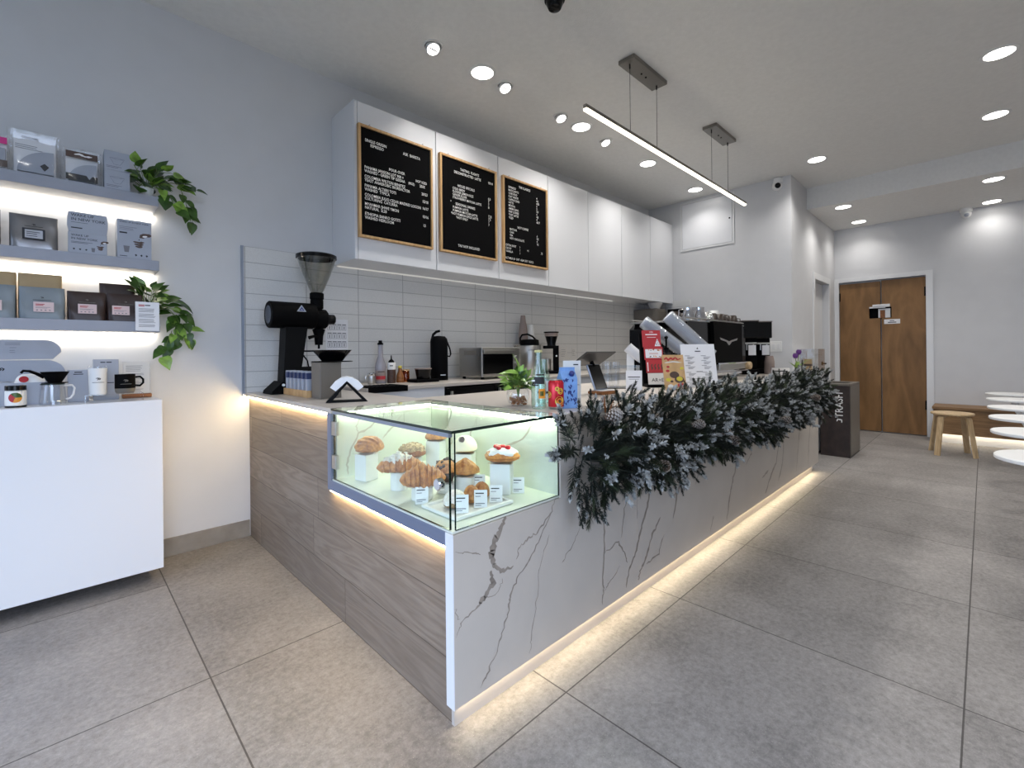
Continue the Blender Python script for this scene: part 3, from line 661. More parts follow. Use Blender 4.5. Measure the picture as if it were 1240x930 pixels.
# ------------------------------------------------------------------ wall shelves and the console below them
def shelf(z, label):
    t = thing('wall_shelf', label, 'shelf', (.383, 3.298, z), 0, 'lit white wall shelves')
    MB().box(-2.0, 0, -.231, 0, -.053, 0, bevel=.002).build('board', M_shelf, t)
    MB().box(-2.0, -.004, -.030, -.002, -.072, -.0535).build('light_strip', M_ledshelf, t)
shelf(2.0, 'topmost lit white wall shelf, holding filter packets and a trailing plant')
shelf(1.658, 'middle lit white wall shelf, holding coffee boxes and a silver bag')
shelf(1.332, 'lowest lit white wall shelf, holding grey and dark brown coffee bags')
t = thing('wall_console', 'long white floating console block under the lit wall shelves', 'console', (.375, 2.95, .07))
MB().box(-2.2, 0, 0, .335, 0, .86, bevel=.002).build('body', M_lacq, t)
MB().box(-2.1, -.25, .22, .335, -.068, 0).build('plinth', M_matte, t)

def pouch(w, h, d, top=.012, n=11, m=15, waist=.0, mat=0, bulge=1.0):
    """stand-up bag with its base at the origin, front to -y"""
    def fn(u, v):
        a = 2 * math.pi * u; z = h * v
        dd = (d * (1 - v) ** .8 + top * v) * (1 + .18 * bulge * math.sin(math.pi * v))
        cx = math.copysign(abs(math.cos(a)) ** .28, math.cos(a)); cy = math.copysign(abs(math.sin(a)) ** .55, math.sin(a))
        ww = w * (1 - waist * math.sin(math.pi * v))
        return (cx * ww / 2, cy * dd / 2 + .0025 * math.sin(9 * v + 5 * cx), z)
    b = MB(); nu = 40
    b.surf(fn, nu, m, wu=True, mat=mat)
    b.add([fn(i / nu, 1.0) for i in range(nu)], [tuple(range(nu))[::-1]], mat)
    b.add([fn(i / nu, 0.0) for i in range(nu)], [tuple(range(nu))], mat)
    return b
def lines(b, x0, x1, zs, y, mat=0, hgt=.0028, rag=0, seed=1):
    rnd = random.Random(seed)
    for z in zs: b.box(x0, x1 - rnd.random() * rag * (x1 - x0), y - .0003, y, z, z + hgt, mat)
    return b
def swan(b, x, z, s, y, mat=0):
    """small ribbon-like logo mark"""
    b.strip([(x - s*.5, z + s*.1, s*.16), (x - s*.15, z + s*.35, s*.16), (x + s*.1, z, s*.2), (x - s*.25, z - s*.3, s*.16)], loc(0, y, 0), mat)
    b.strip([(x + s*.05, z + s*.35, s*.16), (x + s*.45, z + s*.1, s*.2), (x + s*.2, z - s*.25, s*.16)], loc(0, y, 0), mat)
    return b

# top shelf: filter packets
ZS = 2.0005
def filter_packet(x, w, h, label, header, band, bh, mk):
    t = thing('filter_packet', label, 'coffee filter packet', (x, 3.12, ZS), 0, 'paper filter packets on the top shelf')
    b = MB(); arc = [(-w*.36, .018)] + [(-w*.36 + w*.78 * (1 - math.cos(R(90) * k / 12)), .018 + h*.52 * math.sin(R(90) * k / 12)) for k in range(13)] + [(w*.42, .018)]
    b.prism(arc, -.012, .010); b.build('paper_filters', M_grey, t)
    b = MB(); b.box(-w*.43, w*.46, .0105, .012, .008, h*.96)
    if header is not None: b.box(-w*.43, w*.46, -.0138, -.0125, h*.74, h*.92, 1)
    if band is not None: b.box(-w*.43, w*.46, -.0138, -.0125, .018, .018 + bh, 2)
    (b.text('ORIGAMI', .013, loc(-w*.26, -.0142, h*.83), 3) if mk else b.strip([(-w*.2, h*.83, .006), (-w*.05, h*.86, .010), (w*.1, h*.82, .006), (w*.3, h*.84, .008)], loc(0, -.0142, 0), 3)); lines(b, -w*.40, w*.2, (h*.62, h*.66, h*.70), .0102, 3, .0025, .3)
    b.build('header_card', [M_paper, header or M_offwhite, band or M_offwhite, M_inkgrey if header is None else M_white], t)
    b = MB(); q = w*.10; b.prism([(w*.12, .052), (w*.12 + q, .066), (w*.12 + 2*q, .052), (w*.12 + q, .030)], -.0150, -.0140)
    b.build('emblem', M_ink if band is None else M_grey, t)
    def fn(u, v):
        a = 2*math.pi*u; k = .0035 * math.sin(23*u*6.28 + 8*v) * math.sin(5*v + 2)
        cx = math.copysign(abs(math.cos(a)) ** .3, math.cos(a)); cy = math.copysign(abs(math.sin(a)) ** .6, math.sin(a))
        return (cx * w * .56 + k, cy * (.019 * (1 - v**3) + .002) + k, .001 + h * 1.02 * v)
    b = MB(); b.surf(fn, 36, 16, wu=True); b.build('clear_bag', M_film, t, smooth=True)
    b = MB(); b.cyl(.010, -.0012, .0012, 16, M=loc(w*.05, 0, h*1.0, rx=R(90))); b.box(w*.05 - .016, w*.05 + .016, -.0014, .0014, h*.995, h*1.035); b.build('hang_tab', M_film, t)
filter_packet(-.235, .155, .165, 'pink topped filter packet at the left edge of the top shelf', M_pink, M_brown, .03, False)
filter_packet(-.078, .155, .205, 'big white filter packet on the top shelf with grey filters and black diamond mark', None, None, 0, True)
filter_packet(.084, .130, .172, 'filter packet with brown header and dark band, beside the two stacked grey boxes', M_brown, M_ink, .03, False)
for k in range(2):
    t = thing('dripper_box', ['lower of two stacked pale grey dripper boxes beside the top plant', 'upper of two stacked pale grey dripper boxes beside the top plant'][k], 'box', (.2165, 3.125, ZS + .0955 * k), 0, 'stacked dripper boxes')
    MB().box(-.0495, .0495, -.0495, .0495, 0, .095, bevel=.001).build('carton', M_grey, t)
    b = MB(); b.strip([(-.028, .060, .0012), (-.012, .030, .0012), (.012, .030, .0012), (.028, .060, .0012)], loc(0, -.0498, 0), 0); b.strip([(-.03, .061, .0012), (0, .064, .0012), (.03, .061, .0012), (0, .056, .0012), (-.03, .061, .0012)], loc(0, -.0498, 0), 0)
    lines(b, -.042, .02, (.018, .012), -.0496, 0, .0022, .3); b.build('printed_drawing', M_inkgrey, t)

def leaf(b, M, l, w, mat=0, fold=.25, droop=.2):
    """heart shaped leaf along +x"""
    prof = [(0, .10), (.06, .62), (.18, .96), (.32, 1.0), (.5, .84), (.7, .52), (.88, .2), (1.0, 0)]
    vs = []
    for k, (x, ww) in enumerate(prof):
        z = -droop * l * x * x
        xb = x * l - (0.06 * l if k in (1, 2) else 0)
        vs += [(x * l, 0, z), (xb, ww * w / 2, z + fold * ww * w / 2), (xb, -ww * w / 2, z + fold * ww * w / 2)]
    fs = []
    for k in range(len(prof) - 1):
        a = 3*k; c = 3*(k+1)
        fs += [(a, c, c+1, a+1), (a, a+2, c+2, c)]
    return b.add(vs, fs, mat, M)
def pothos(label, at, pot, vines, seed, size=.062, ball=0, ballr=.05, ballz=.06):
    rnd = random.Random(seed)
    t = thing('potted_pothos', label, 'plant', at, 0)
    r, h, pm = pot
    MB().lathe([(0, 0), (r*.8, 0), (r, h), (r*.94, h), (r*.76, .006), (0, .006)], 28).build('pot', pm, t, smooth=True)
    MB().lathe([(0, h*.5), (r*.86, h*.5), (r*.90, h*.9), (0, h*.95)], 20).build('soil', M_brown, t)
    fol = MB(); st = MB()
    def put(p, d):
        d = Vector(d).normalized(); s = size * rnd.uniform(.75, 1.3)
        x = d; up = Vector((rnd.uniform(-.4, .4), -.75 + rnd.uniform(-.3, .3), .7)); y = up.cross(x)
        if y.length < 1e-3: y = Vector((0, 1, 0))
        y.normalize(); z = x.cross(y)
        Mx = Matrix.Translation(p) @ Matrix((x, y, z)).transposed().to_4x4()
        leaf(fol, Mx, s, s * rnd.uniform(.62, .8), 1 if rnd.random() < .28 else 0, rnd.uniform(.1, .4), rnd.uniform(.05, .35))
    for pts in vines:
        P = [Vector(p) for p in pts]; st.tube(P, .0018, 6)
        for a, c in zip(P, P[1:]):
            n = max(1, int((c - a).length / .022))
            for k in range(n):
                p = a.lerp(c, (k + rnd.random()) / n)
                d = (c - a).normalized() + Vector((rnd.uniform(-1, 1), rnd.uniform(-1.1, .2), rnd.uniform(-.8, .5)))
                q = p + d.normalized() * .022
                st.tube([p, p.lerp(q, .5) + Vector((0, 0, .004)), q], .0011, 5); put(q, d)
    for k in range(ball):
        a = rnd.uniform(0, 6.28); e = rnd.uniform(-.15, 1.2)
        d = Vector((math.cos(a) * math.cos(e), math.sin(a) * math.cos(e), math.sin(e)))
        if at[1] + d.y * ballr > 3.24: d.y = -abs(d.y)
        p = Vector((0, 0, ballz)) + d * ballr * rnd.uniform(.5, 1.0)
        st.tube([(0, 0, h*.9), p * .6 + Vector((0, 0, .02)), p], .0012, 5); put(p, d + Vector((0, 0, -.2)))
    fol.build('foliage', [M_leaf, M_leafpale], t, smooth=True); st.build('stems', M_stem, t, smooth=True)
    return t
pothos('trailing pothos plant in a small white pot at the end of the topmost shelf', (.338, 3.15, ZS), (.036, .055, M_white),
       [[(0, -.01, .06), (.06, -.03, .12), (.13, -.05, .11), (.165, -.06, .02), (.175, -.06, -.05)], [(0, 0, .06), (.05, -.06, .07), (.10, -.08, .00), (.12, -.09, -.06)], [(0, 0, .05), (.08, -.03, .10), (.17, -.03, .105), (.215, -.03, .085)],
        [(.0, 0, .06), (.05, -.05, .14), (.10, -.05, .15)], [(.10, -.08, .0), (.15, -.07, -.06), (.215, -.06, -.10)], [(0, 0, .06), (-.03, -.05, .11), (-.055, -.06, .15)], [(0, -.02, .05), (-.02, -.07, .06), (-.04, -.08, .03)]], 3, .066, 24, .085, .09)
# middle shelf
ZS = 1.6585
t = thing('coffee_bag', 'dark brown coffee bag cut off by the left edge on the middle shelf', 'coffee bag', (-.262, 3.12, ZS), 0)
pouch(.15, .165, .06).build('bag', M_brownbag, t, smooth=True)
b = MB(); b.box(-.04, .04, -.037, -.0355, .05, .10); b.build('label', M_pinklabel, t)
t = thing('coffee_bag', 'silver coffee bag with black framed label on the middle shelf', 'coffee bag', (-.081, 3.118, ZS), 0)
pouch(.16, .158, .06).build('bag', M_silverbag, t, smooth=True)
b = MB()
for (x0, x1, z0, z1) in ((-.037, .037, .040, .046), (-.037, .037, .084, .090), (-.037, -.029, .046, .084), (.029, .037, .046, .084)): b.box(x0, x1, -.0405, -.0375, z0, z1)
b.box(-.029, .029, -.0402, -.0380, .046, .084, 1); lines(b, -.024, .022, (.072, .064, .054), -.0402, 0, .003, .3); lines(b, -.03, .03, (.099,), -.038, 0, .002); swan(b, 0, .108, .012, -.0375)
b.build('label', [M_ink, M_silverbag], t)
def spout_print(b, x, z, s, y, m_hand=1, m_ink=0):
    b.strip([(x + .9*s, z + .62*s, .34*s), (x + .35*s, z + .55*s, .40*s), (x + .05*s, z + .30*s, .26*s)], loc(0, y, 0), m_hand)
    b.strip([(x + .6*s, z + .5*s, .16*s), (x + .25*s, z + .42*s, .16*s)], loc(0, y - .0003, 0), 2)
    b.strip([(x, z + .18*s, .07*s), (x, z + .02*s, .05*s)], loc(0, y, 0), m_ink)
    for k in range(3): b.strip([(x - .42*s + .07*s*k, z - .12*s - .2*s*k, .15*s), (x, z - .18*s - .2*s*k, .2*s), (x + .38*s - .06*s*k, z - .10*s - .2*s*k, .15*s)], loc(0, y - .0003*k, 0), m_hand)
t = thing('instant_coffee_box', 'open grey coffee box with a rounded raised lid, printed wake up in new york', 'box', (.104, 3.125, ZS))
MB().box(-.071, .071, -.05, .045, 0, .100, bevel=.0015).build('carton', M_grey, t)
b = MB(); rp = [(-.069, 0), (-.074, .03), (-.073, .07), (-.069, .097), (.071, .097), (.075, .06), (.074, .03), (.070, 0)]
b.prism(rp, -.049, -.046, M=loc(0, 0, .1005)); lid = b.build('lid', M_grey, t)
b = MB(); b.text('WAKE UP', .019, loc(-.060, -.0495, .176)); b.text('IN NEW YORK', .019, loc(-.060, -.0495, .156)); b.box(-.06, -.02, -.0494, -.049, .118, .123); lines(b, -.06, .0, (.146,), -.0491, 0, .0015)
b.build('lid_print', M_ink, lid)
b = MB(); b.text('WAKE UP', .0145, loc(-.060, -.0505, .080)); b.text('IN NEW YORK', .0145, loc(-.060, -.0505, .064)); lines(b, -.06, .02, (.052, .047), -.0502, 0, .0015, .3)
for k in range(3): b.prism([(-.055 + .022*k, .018), (-.050 + .022*k, .022), (-.046 + .022*k, .018), (-.050 + .022*k, .013)], -.0505, -.0500)
b.prism([(.012, .030), (.026, .030), (.024, .010), (.014, .010)], -.0505, -.0500, 3)
b.build('carton_print', [M_ink, M_brown, M_white, M_inkgrey], t)
b = MB(); spout_print(b, .046, .044, .034, -.0505); b.build('printed_picture', [M_ink, M_brown, M_white], t)
t = thing('instant_coffee_box', 'grey box of instant coffee at the shelf end with a picture of a hand pouring', 'box', (.2825, 3.125, ZS))
MB().box(-.0695, .0695, -.05, .045, 0, .197, bevel=.0015).build('carton', M_grey, t)
b = MB(); b.text('WAKE UP IN NEW YORK', .0105, loc(-.060, -.0505, .180)); lines(b, -.06, .012, (.158, .151, .144), -.0502, 3, .002, .3); b.box(-.06, -.030, -.0504, -.05, .125, .132); 
b.prism([(-.045, .062), (-.020, .062), (-.024, .030), (-.041, .030)], -.0505, -.0500, 3); lines(b, -.06, -.03, (.008,), -.0502, 0, .003)
q = MB(); spout_print(q, .018, .094, .056, -.0505); q.build('printed_picture', [M_ink, M_brown, M_white], t)
for k in range(3): b.prism([(.0 + .022*k, .020), (.006 + .022*k, .024), (.010 + .022*k, .018), (.005 + .022*k, .012)], -.0505, -.0500)
b.build('carton_print', [M_ink, M_brown, M_white, M_inkgrey], t)
# lowest shelf: coffee bags
ZS = 1.3325
def coffee_bag(x, y, w, h, m, label, lab, group, lx=0.0):
    t = thing('coffee_bag', label, 'coffee bag', (x, y, ZS), 0, group)
    pouch(w, h, .062).build('bag', m, t, smooth=True)
    if lab:
        b = MB(); b.box(lx - .033, lx + .035, -.0405, -.036, .032, .078); lines(b, lx - .026, lx + .005, (.066, .061), -.0404, 2, .003, .2); lines(b, lx - .026, lx + .025, (.053, .049), -.0404, 1, .0015, .3)
        for k in range(4): b.box(lx - .024 + .014*k, lx - .018 + .014*k, -.0408, -.0404, .038, .042, 1)
        b.build('label', [M_pinklabel, M_inkgrey, M_red], t)
        b = MB(); lines(b, -.03, .03, (.086,), -.0385, 0, .0018); swan(b, 0, .098, .011, -.0385); b.build('printed_mark', M_ink if m is M_greybag else M_taupe, t)
coffee_bag(-.218, 3.12, .152, .152, M_greybag, 'grey coffee bag cut off by the left edge on the lowest shelf', True, 'grey coffee bags')
coffee_bag(-.056, 3.12, .154, .150, M_greybag, 'grey coffee bag with crooked pink label, next to the dark brown bags', True, 'grey coffee bags', .004)
coffee_bag(-.222, 3.20, .158, .222, M_kraft, 'kraft paper bag behind the cut-off grey coffee bag', False, 'kraft bags behind the grey bags')
coffee_bag(-.063, 3.20, .150, .222, M_kraft, 'kraft paper bag behind the grey bag with the crooked label', False, 'kraft bags behind the grey bags')
coffee_bag(.099, 3.12, .142, .142, M_brownbag, 'dark brown coffee bag with pink label, beside the grey bag', True, 'dark brown coffee bags')
coffee_bag(.245, 3.12, .144, .142, M_brownbag, 'dark brown coffee bag partly behind the acrylic price sign', True, 'dark brown coffee bags', -.02)
coffee_bag(.222, 3.215, .145, .203, M_brownbag, 'taller dark brown coffee bag at the back between the front two', False, 'dark brown coffee bags')
t = thing('acrylic_sign', 'clear acrylic sign with printed page hooked over the front of the lowest shelf', 'sign', (.330, 3.061, 1.281))
b = MB(); b.box(-.052, .052, -.002, .001, 0, .157).box(-.052, .052, .001, .05, .0525, .0545); b.build('holder', M_acryl, t)
MB().box(-.049, .049, -.0036, -.0022, .004, .154).build('page', M_paper, t)
b = MB(); lines(b, -.036, -.012, (.136, .130), -.0036, 1, .004); b.box(-.010, .012, -.0040, -.0037, .134, .139); lines(b, -.036, .034, [.118 - .0055*k for k in range(18) if k % 5 != 4], -.0037, 2, .002, .12, 5); b.build('print', [M_ink, M_red, M_inkgrey], t)
pothos('trailing pothos plant at the end of the lowest shelf behind the acrylic sign', (.345, 3.215, ZS), (.034, .07, M_white),
       [[(0, -.02, .07), (.07, -.05, .10), (.12, -.07, .04), (.115, -.08, -.06), (.10, -.08, -.12)], [(0, -.02, .07), (.08, -.06, .09), (.14, -.08, .06), (.17, -.08, .0)], [(0, 0, .07), (.07, -.05, .13), (.13, -.06, .12)],
        [(.12, -.07, .04), (.15, -.08, -.04), (.15, -.08, -.10)], [(.10, -.08, -.04), (.07, -.10, -.12), (.05, -.10, -.17)], [(.12, -.07, 0), (.17, -.07, -.02), (.19, -.07, -.09)], [(.0, -.02, .08), (-.03, -.06, .15), (-.05, -.07, .18)], [(0, -.02, .08), (.03, -.07, .16)]], 11, .062, 18, .075, .13)

# ------------------------------------------------------------------ things on the console
ZC = .9305
t = thing('mailer_box', 'open pale grey gift box with raised curved lid on the console', 'box', (-.165, 3.19, ZC))
b = MB()
b.box(-.18, .165, -.062, .062, 0, .002).box(-.18, .165, -.063, -.060, 0, .104).box(-.18, .165, .060, .063, 0, .104).box(-.181, -.178, -.062, .062, 0, .104).box(.163, .166, -.062, .062, 0, .104)
b.build('tray', M_grey, t)
def ear(x0, x1, z0, z1, rr):
    P = [(x0, z0), (x1 - rr*.5, z0)] + [(x1 - rr + rr * math.cos(R(a)), z1 - rr*1.0 + rr * math.sin(R(a))) for a in range(0, 91, 9)] + [(x0, z1)]
    return P
b = MB(); b.prism(ear(-.18, .187, .106, .208, .07), .066, .069); lid = b.build('lid', M_grey, t)
b = MB(); b.prism(ear(-.18, .172, .212, .308, .06), .062, .065); b.build('lid_flap', M_grey, t)
b = MB(); swan(b, -.035, .165, .026, .0655); lines(b, -.02, .03, (.29, .282), .0615, 1, .002); lines(b, -.005, .018, (.268, .255, .245), .0615, 1, .002, .3); b.build('lid_print', [M_ink, M_inkgrey], lid)
def tin(name, label, at, rz, r, h, group=None, lay=False):
    t = thing(name, label, 'coffee tin', at, rz, group)
    M0 = loc(0, 0, r, ry=R(90)) if lay else Matrix()
    b = MB(); b.cyl(r, .006, h - .022, 28, M=M0, bevel=.004); b.build('body', M_white, t, smooth=True)
    MB().cyl(r + .0006, h - .022, h, 28, M=M0, bevel=.002).build('lid', M_gloss, t, smooth=True)
    MB().cyl(r + .0003, 0, .007, 28, M=M0).build('base', M_gloss, t, smooth=True)
    b = MB()
    for k, (m, a0, a1) in enumerate(((0, 0, 130), (1, 130, 250), (2, 250, 360))):
        def disc(u, v):
            q = .022 * (v * .98 + .02); a = R(a0 + (a1 - a0) * u); ang = q * math.cos(a) / r - math.pi / 2
            return ((r + .0010) * math.cos(ang), (r + .0010) * math.sin(ang), h * .45 + q * math.sin(a))
        b.surf(disc, 12, 6, mat=m, M=M0)
    b.build('round_label', [M_leaf, M_red, M_orange], t)
tin('coffee_tin', 'white coffee tin with black lid and round red label standing on the console', (-.141, 3.03, ZC), 0, .034, .097)
t = thing('coffee_pouch', 'white pouch with red round label lying in the open gift box', 'pouch', (-.10, 3.17, ZC + .004))
b = MB(); b.surf(lambda u, v: (.055*math.copysign(abs(math.cos(6.2832*u))**.6, math.cos(6.2832*u))*abs(math.sin(3.1416*v))**.5, .035*math.sin(6.2832*u)*abs(math.sin(3.1416*v))**.5, .07 - .07*math.cos(3.1416*v)), 28, 14, wu=True); b.build('pouch', M_white, t, smooth=True)
b = MB(); b.cyl(.016, 0, .0015, 20, M=loc(-.02, -.034, .115, rx=R(62))); b.build('round_label', M_red, t)
t = thing('coffee_server', 'clear glass coffee server with handle under the black dripper on the console', 'coffee server', (-.024, 3.03, ZC))
MB().lathe([(0, .002), (.046, .002), (.047, .02), (.043, .07), (.040, .098), (.038, .098), (.041, .07), (.045, .02), (.044, .004), (0, .004)], 32).build('glass_body', M_acryl, t, smooth=True)
MB().lathe([(.038, .094), (.0415, .094), (.0415, .099), (.038, .099)], 28).build('rim', M_glassedge, t)
MB().tube([(.040, 0, .088), (.066, 0, .088), (.074, 0, .075), (.070, 0, .045), (.060, 0, .028), (.045, 0, .024)], .0042, 8).build('handle', M_trim, t, smooth=True)
t = thing('coffee_dripper', 'black cone coffee dripper with side handle on the glass server', 'dripper', (-.016, 3.03, ZC + .0995))
MB().lathe([(.022, 0), (.046, .001), (.046, .004), (.024, .006), (.026, .010), (.050, .054), (.047, .054), (.022, .010), (.022, 0)], 32).build('cone', M_black, t, smooth=True)
MB().tube([(-.036, -.0, .03), (-.06, -.01, .048), (-.082, -.02, .060), (-.100, -.025, .062), (-.108, -.026, .052)], [.008, .007, .006, .006, .005], 10).build('handle', M_black, t, smooth=True)
t = thing('card_box', 'shorter pale grey box left of the white tumbler on the console', 'box', (.066, 3.16, ZC), 0)
MB().box(-.039, .039, -.02, .02, 0, .158, bevel=.001).build('carton', M_grey, t)
b = MB(); lines(b, -.014, .014, (.143,), -.0203, 0, .005); lines(b, -.018, .018, (.134,), -.0203, 0, .004); b.build('print', M_ink, t)
t = thing('card_box', 'taller pale grey box behind the white tumbler on the console', 'box', (.1715, 3.20, ZC), 0)
MB().box(-.05, .05, -.03, .03, 0, .208, bevel=.001).build('carton', M_grey, t)
b = MB(); lines(b, -.022, -.003, (.19,), -.0303, 0, .005); lines(b, .001, .022, (.19,), -.0303, 0, .005); lines(b, .0, .03, (.085,), -.0303, 0, .004); b.build('print', M_ink, t)
t = thing('display_riser', 'low clear acrylic riser under the tumbler and mug on the console', 'riser', (.20, 3.05, ZC))
b = MB(); b.box(-.115, .105, -.045, .045, .034, .037).box(-.115, -.112, -.045, .045, 0, .034).box(.102, .105, -.045, .045, 0, .034); b.build('sheet', M_acryl, t)
t = thing('tumbler', 'white lidded tumbler with small black logo on the console riser', 'tumbler', (.134, 3.05, ZC + .0375))
MB().lathe([(0, 0), (.031, 0), (.033, .004), (.036, .128), (.034, .128), (0, .126)], 32).build('body', M_white, t, smooth=True)
MB().lathe([(0, .128), (.037, .128), (.037, .136), (.034, .139), (0, .138)], 32).build('lid', M_acryl, t, smooth=True)
b = MB(); swan(b, 0, .075, .018, -.0358); lines(b, -.022, .022, (.058,), -.0362, 0, .002); b.build('logo', M_ink, t)
t = thing('mug', 'black mug with grey base and handle on the console riser', 'mug', (.237, 3.05, ZC + .0375))
MB().lathe([(0, 0), (.034, 0), (.039, .006), (.041, .024), (.041, .094), (.038, .094), (.037, .008), (0, .006)], 32, mats=[1, 1, 1, 0, 0, 0, 0]).build('body', [M_black, M_taupe], t, smooth=True)
MB().tube([(.040, 0, .078), (.060, 0, .08), (.072, 0, .066), (.072, 0, .048), (.060, 0, .034), (.040, 0, .036)], .005, 10).build('handle', M_black, t, smooth=True)
b = MB(); swan(b, 0, .062, .018, -.0415); lines(b, -.022, .022, (.045,), -.0415, 0, .002); b.build('logo', M_taupe, t)
t = thing('table_sign', 'printed page in a clear sign holder with a wooden foot on the console', 'sign', (.297, 3.20, ZC))
MB().box(-.062, .062, -.022, .022, 0, .020, bevel=.003).build('base', M_walnut, t)
MB().box(-.058, .058, -.003, .003, .020, .194).build('holder', M_acryl, t)
b = MB(); b.box(-.055, .055, -.0045, -.0032, .022, .190); lines(b, -.045, .03, [.17 - .007*k for k in range(20) if k % 6 != 5], -.0046, 1, .0018, .3, 3); b.build('page', [M_offwhite, M_inkgrey], t)
# ------------------------------------------------------------------ things on the end of the counter
ZT1 = .9155
t = thing('coffee_grinder', 'tall black shop coffee grinder with clear funnel hopper on the counter end by the wall', 'grinder', (1.05, 3.05, ZT1))
b = MB(); A = loc(-.14, 0, .485, ry=R(90))
b.lathe([(0, .004), (.050, .004), (.052, 0), (.078, 0), (.083, .006), (.083, .262), (.076, .275), (0, .275)], 40, M=A); mo = b.build('motor_housing', M_black, t, smooth=True)
b = MB(); b.lathe([(.052, -.001), (.056, -.001), (.056, .0015), (.052, .0015)], 40, M=A); b.build('end_ring', M_gloss, mo)
b = MB(); A2 = loc(.13, 0, .470, ry=R(90)); b.lathe([(0, 0), (.060, 0), (.063, .01), (.063, .075), (.052, .086), (0, .086)], 36, M=A2); b.box(.10, .20, -.05, .05, .43, .52, bevel=.012); bh = b.build('burr_housing', M_black, t, smooth=True)
MB().lathe([(0, 0), (.030, 0), (.033, .008), (.033, .05), (.028, .056), (0, .056)], 18, M=loc(.214, 0, .470, ry=R(90))).build('adjusting_knob', M_gloss, t, smooth=True)
b = MB(); b.prism([(-.075, .05), (.02, .05), (.075, .41), (-.055, .41)], -.055, .055); b.build('column', M_matte, t)
b = MB(); b.prism([(-.150, 0), (.11, 0), (.11, .03), (-.03, .07), (-.085, .075), (-.145, .02)], -.085, .085); b.build('foot', M_black, t)
MB().cyl(.008, 0, .01, 12, M=loc(-.085, -.086, .055, rx=R(90))).build('power_switch', M_white, t)
b = MB(); b.cyl(.040, .535, .595, 28, M=loc(.155, 0, 0), bevel=.004).cyl(.033, .52, .64, 24, M=loc(.155, 0, 0)).cyl(.043, .595, .64, 28, M=loc(.155, 0, 0), bevel=.005); b.build('hopper_neck', M_black, t, smooth=True)
MB().lathe([(.036, .64), (.050, .67), (.085, .755), (.110, .83), (.121, .868), (.1195, .868), (.108, .83), (.083, .755), (.048, .67), (.034, .64)], 40, M=loc(.155, 0, 0)).build('hopper', M_smoke, t, smooth=True)
b = MB(); b.lathe([(0, .892), (.110, .889), (.125, .882), (.125, .862), (.121, .860), (.119, .872), (0, .876)], 40, M=loc(.155, 0, 0)); b.box(.125, .185, -.022, .022, .890, .905, bevel=.004); b.build('hopper_lid', M_gloss, t, smooth=True)
b = MB(); b.lathe([(.024, .30), (.028, .36), (.040, .40), (0, .42)], 20, M=loc(.165, 0, 0)).cyl(.007, .275, .30, 10, M=loc(.165, 0, 0)); b.tube([(.15, -.02, .35), (.12, -.03, .355), (.09, -.03, .345)], [.008, .009, .012], 10); b.build('spout', M_black, t, smooth=True)
b = MB(); b.tube([(.05, -.04, .26), (.12, -.06, .26), (.12, .06, .26), (.05, .04, .26)], .005, 8).box(.03, .16, -.06, .06, .085, .16, bevel=.006).tube([(.06, 0, .24), (.09, 0, .2), (.10, 0, .15)], .005, 8); b.build('bag_holder', M_matte, t, smooth=True)
b = MB(); b.prism([(.0, .505), (.056, .505), (.028, .545)], -.0855, -.078); b.prism([(.012, .511), (.044, .511), (.028, .534)], -.0862, -.0855, 1); b.prism([(.021, .515), (.035, .515), (.028, .523)], -.0868, -.0862, 0)
b.build('emblem', [M_grey, M_navy], t)

t = thing('sachet_tray', 'small wooden tray holding upright blue and white sachets by the grinder', 'tray', (.967, 2.60, ZT1))
b = MB(); b.box(0, .072, 0, .40, 0, .008).box(0, .008, 0, .40, .008, .038).box(.064, .072, 0, .40, .008, .038).box(.008, .064, 0, .008, .008, .038).box(.008, .064, .392, .40, .008, .038); b.build('tray', M_oak, t)
for k in range(6):
    y = 2.60 + .035 + .062 * k
    sn = ['nearest', 'second', 'third', 'fourth', 'fifth', 'farthest'][k]
    tt = thing('coffee_sachet', '%s of the blue and white sachets upright in the wooden tray' % sn, 'sachet', (1.003, y, ZT1 + .0085), 0, 'sachets in the wooden tray')
    MB().box(-.026, .026, -.014, .014, 0, .135, bevel=.003).build('packet', M_grey, tt)
    b = MB(); b.box(-.0265, .0265, -.0145, .0145, .092, .126); b.build('printed_band', M_dullblue, tt)
t = thing('scale_box', 'plain taupe box standing on the counter under the black bowl', 'box', (1.045, 2.525, ZT1))
MB().box(-.057, .057, -.062, .062, 0, .190, bevel=.002).build('body', M_taupe, t); MB().box(-.058, .058, -.063, .063, .186, .194, bevel=.001).build('lid', M_taupe, t)
t = thing('filter_bowl', 'black flared bowl on a thin round plate on top of the taupe box', 'bowl', (1.085, 2.54, ZT1 + .195))
MB().lathe([(0, 0), (.105, 0), (.110, .003), (.105, .005), (0, .005)], 36).build('plate', M_matte, t, smooth=True)
MB().lathe([(0, .006), (.055, .006), (.058, .010), (.104, .066), (.100, .066), (.052, .012), (0, .012)], 36).build('bowl', M_gloss, t, smooth=True)
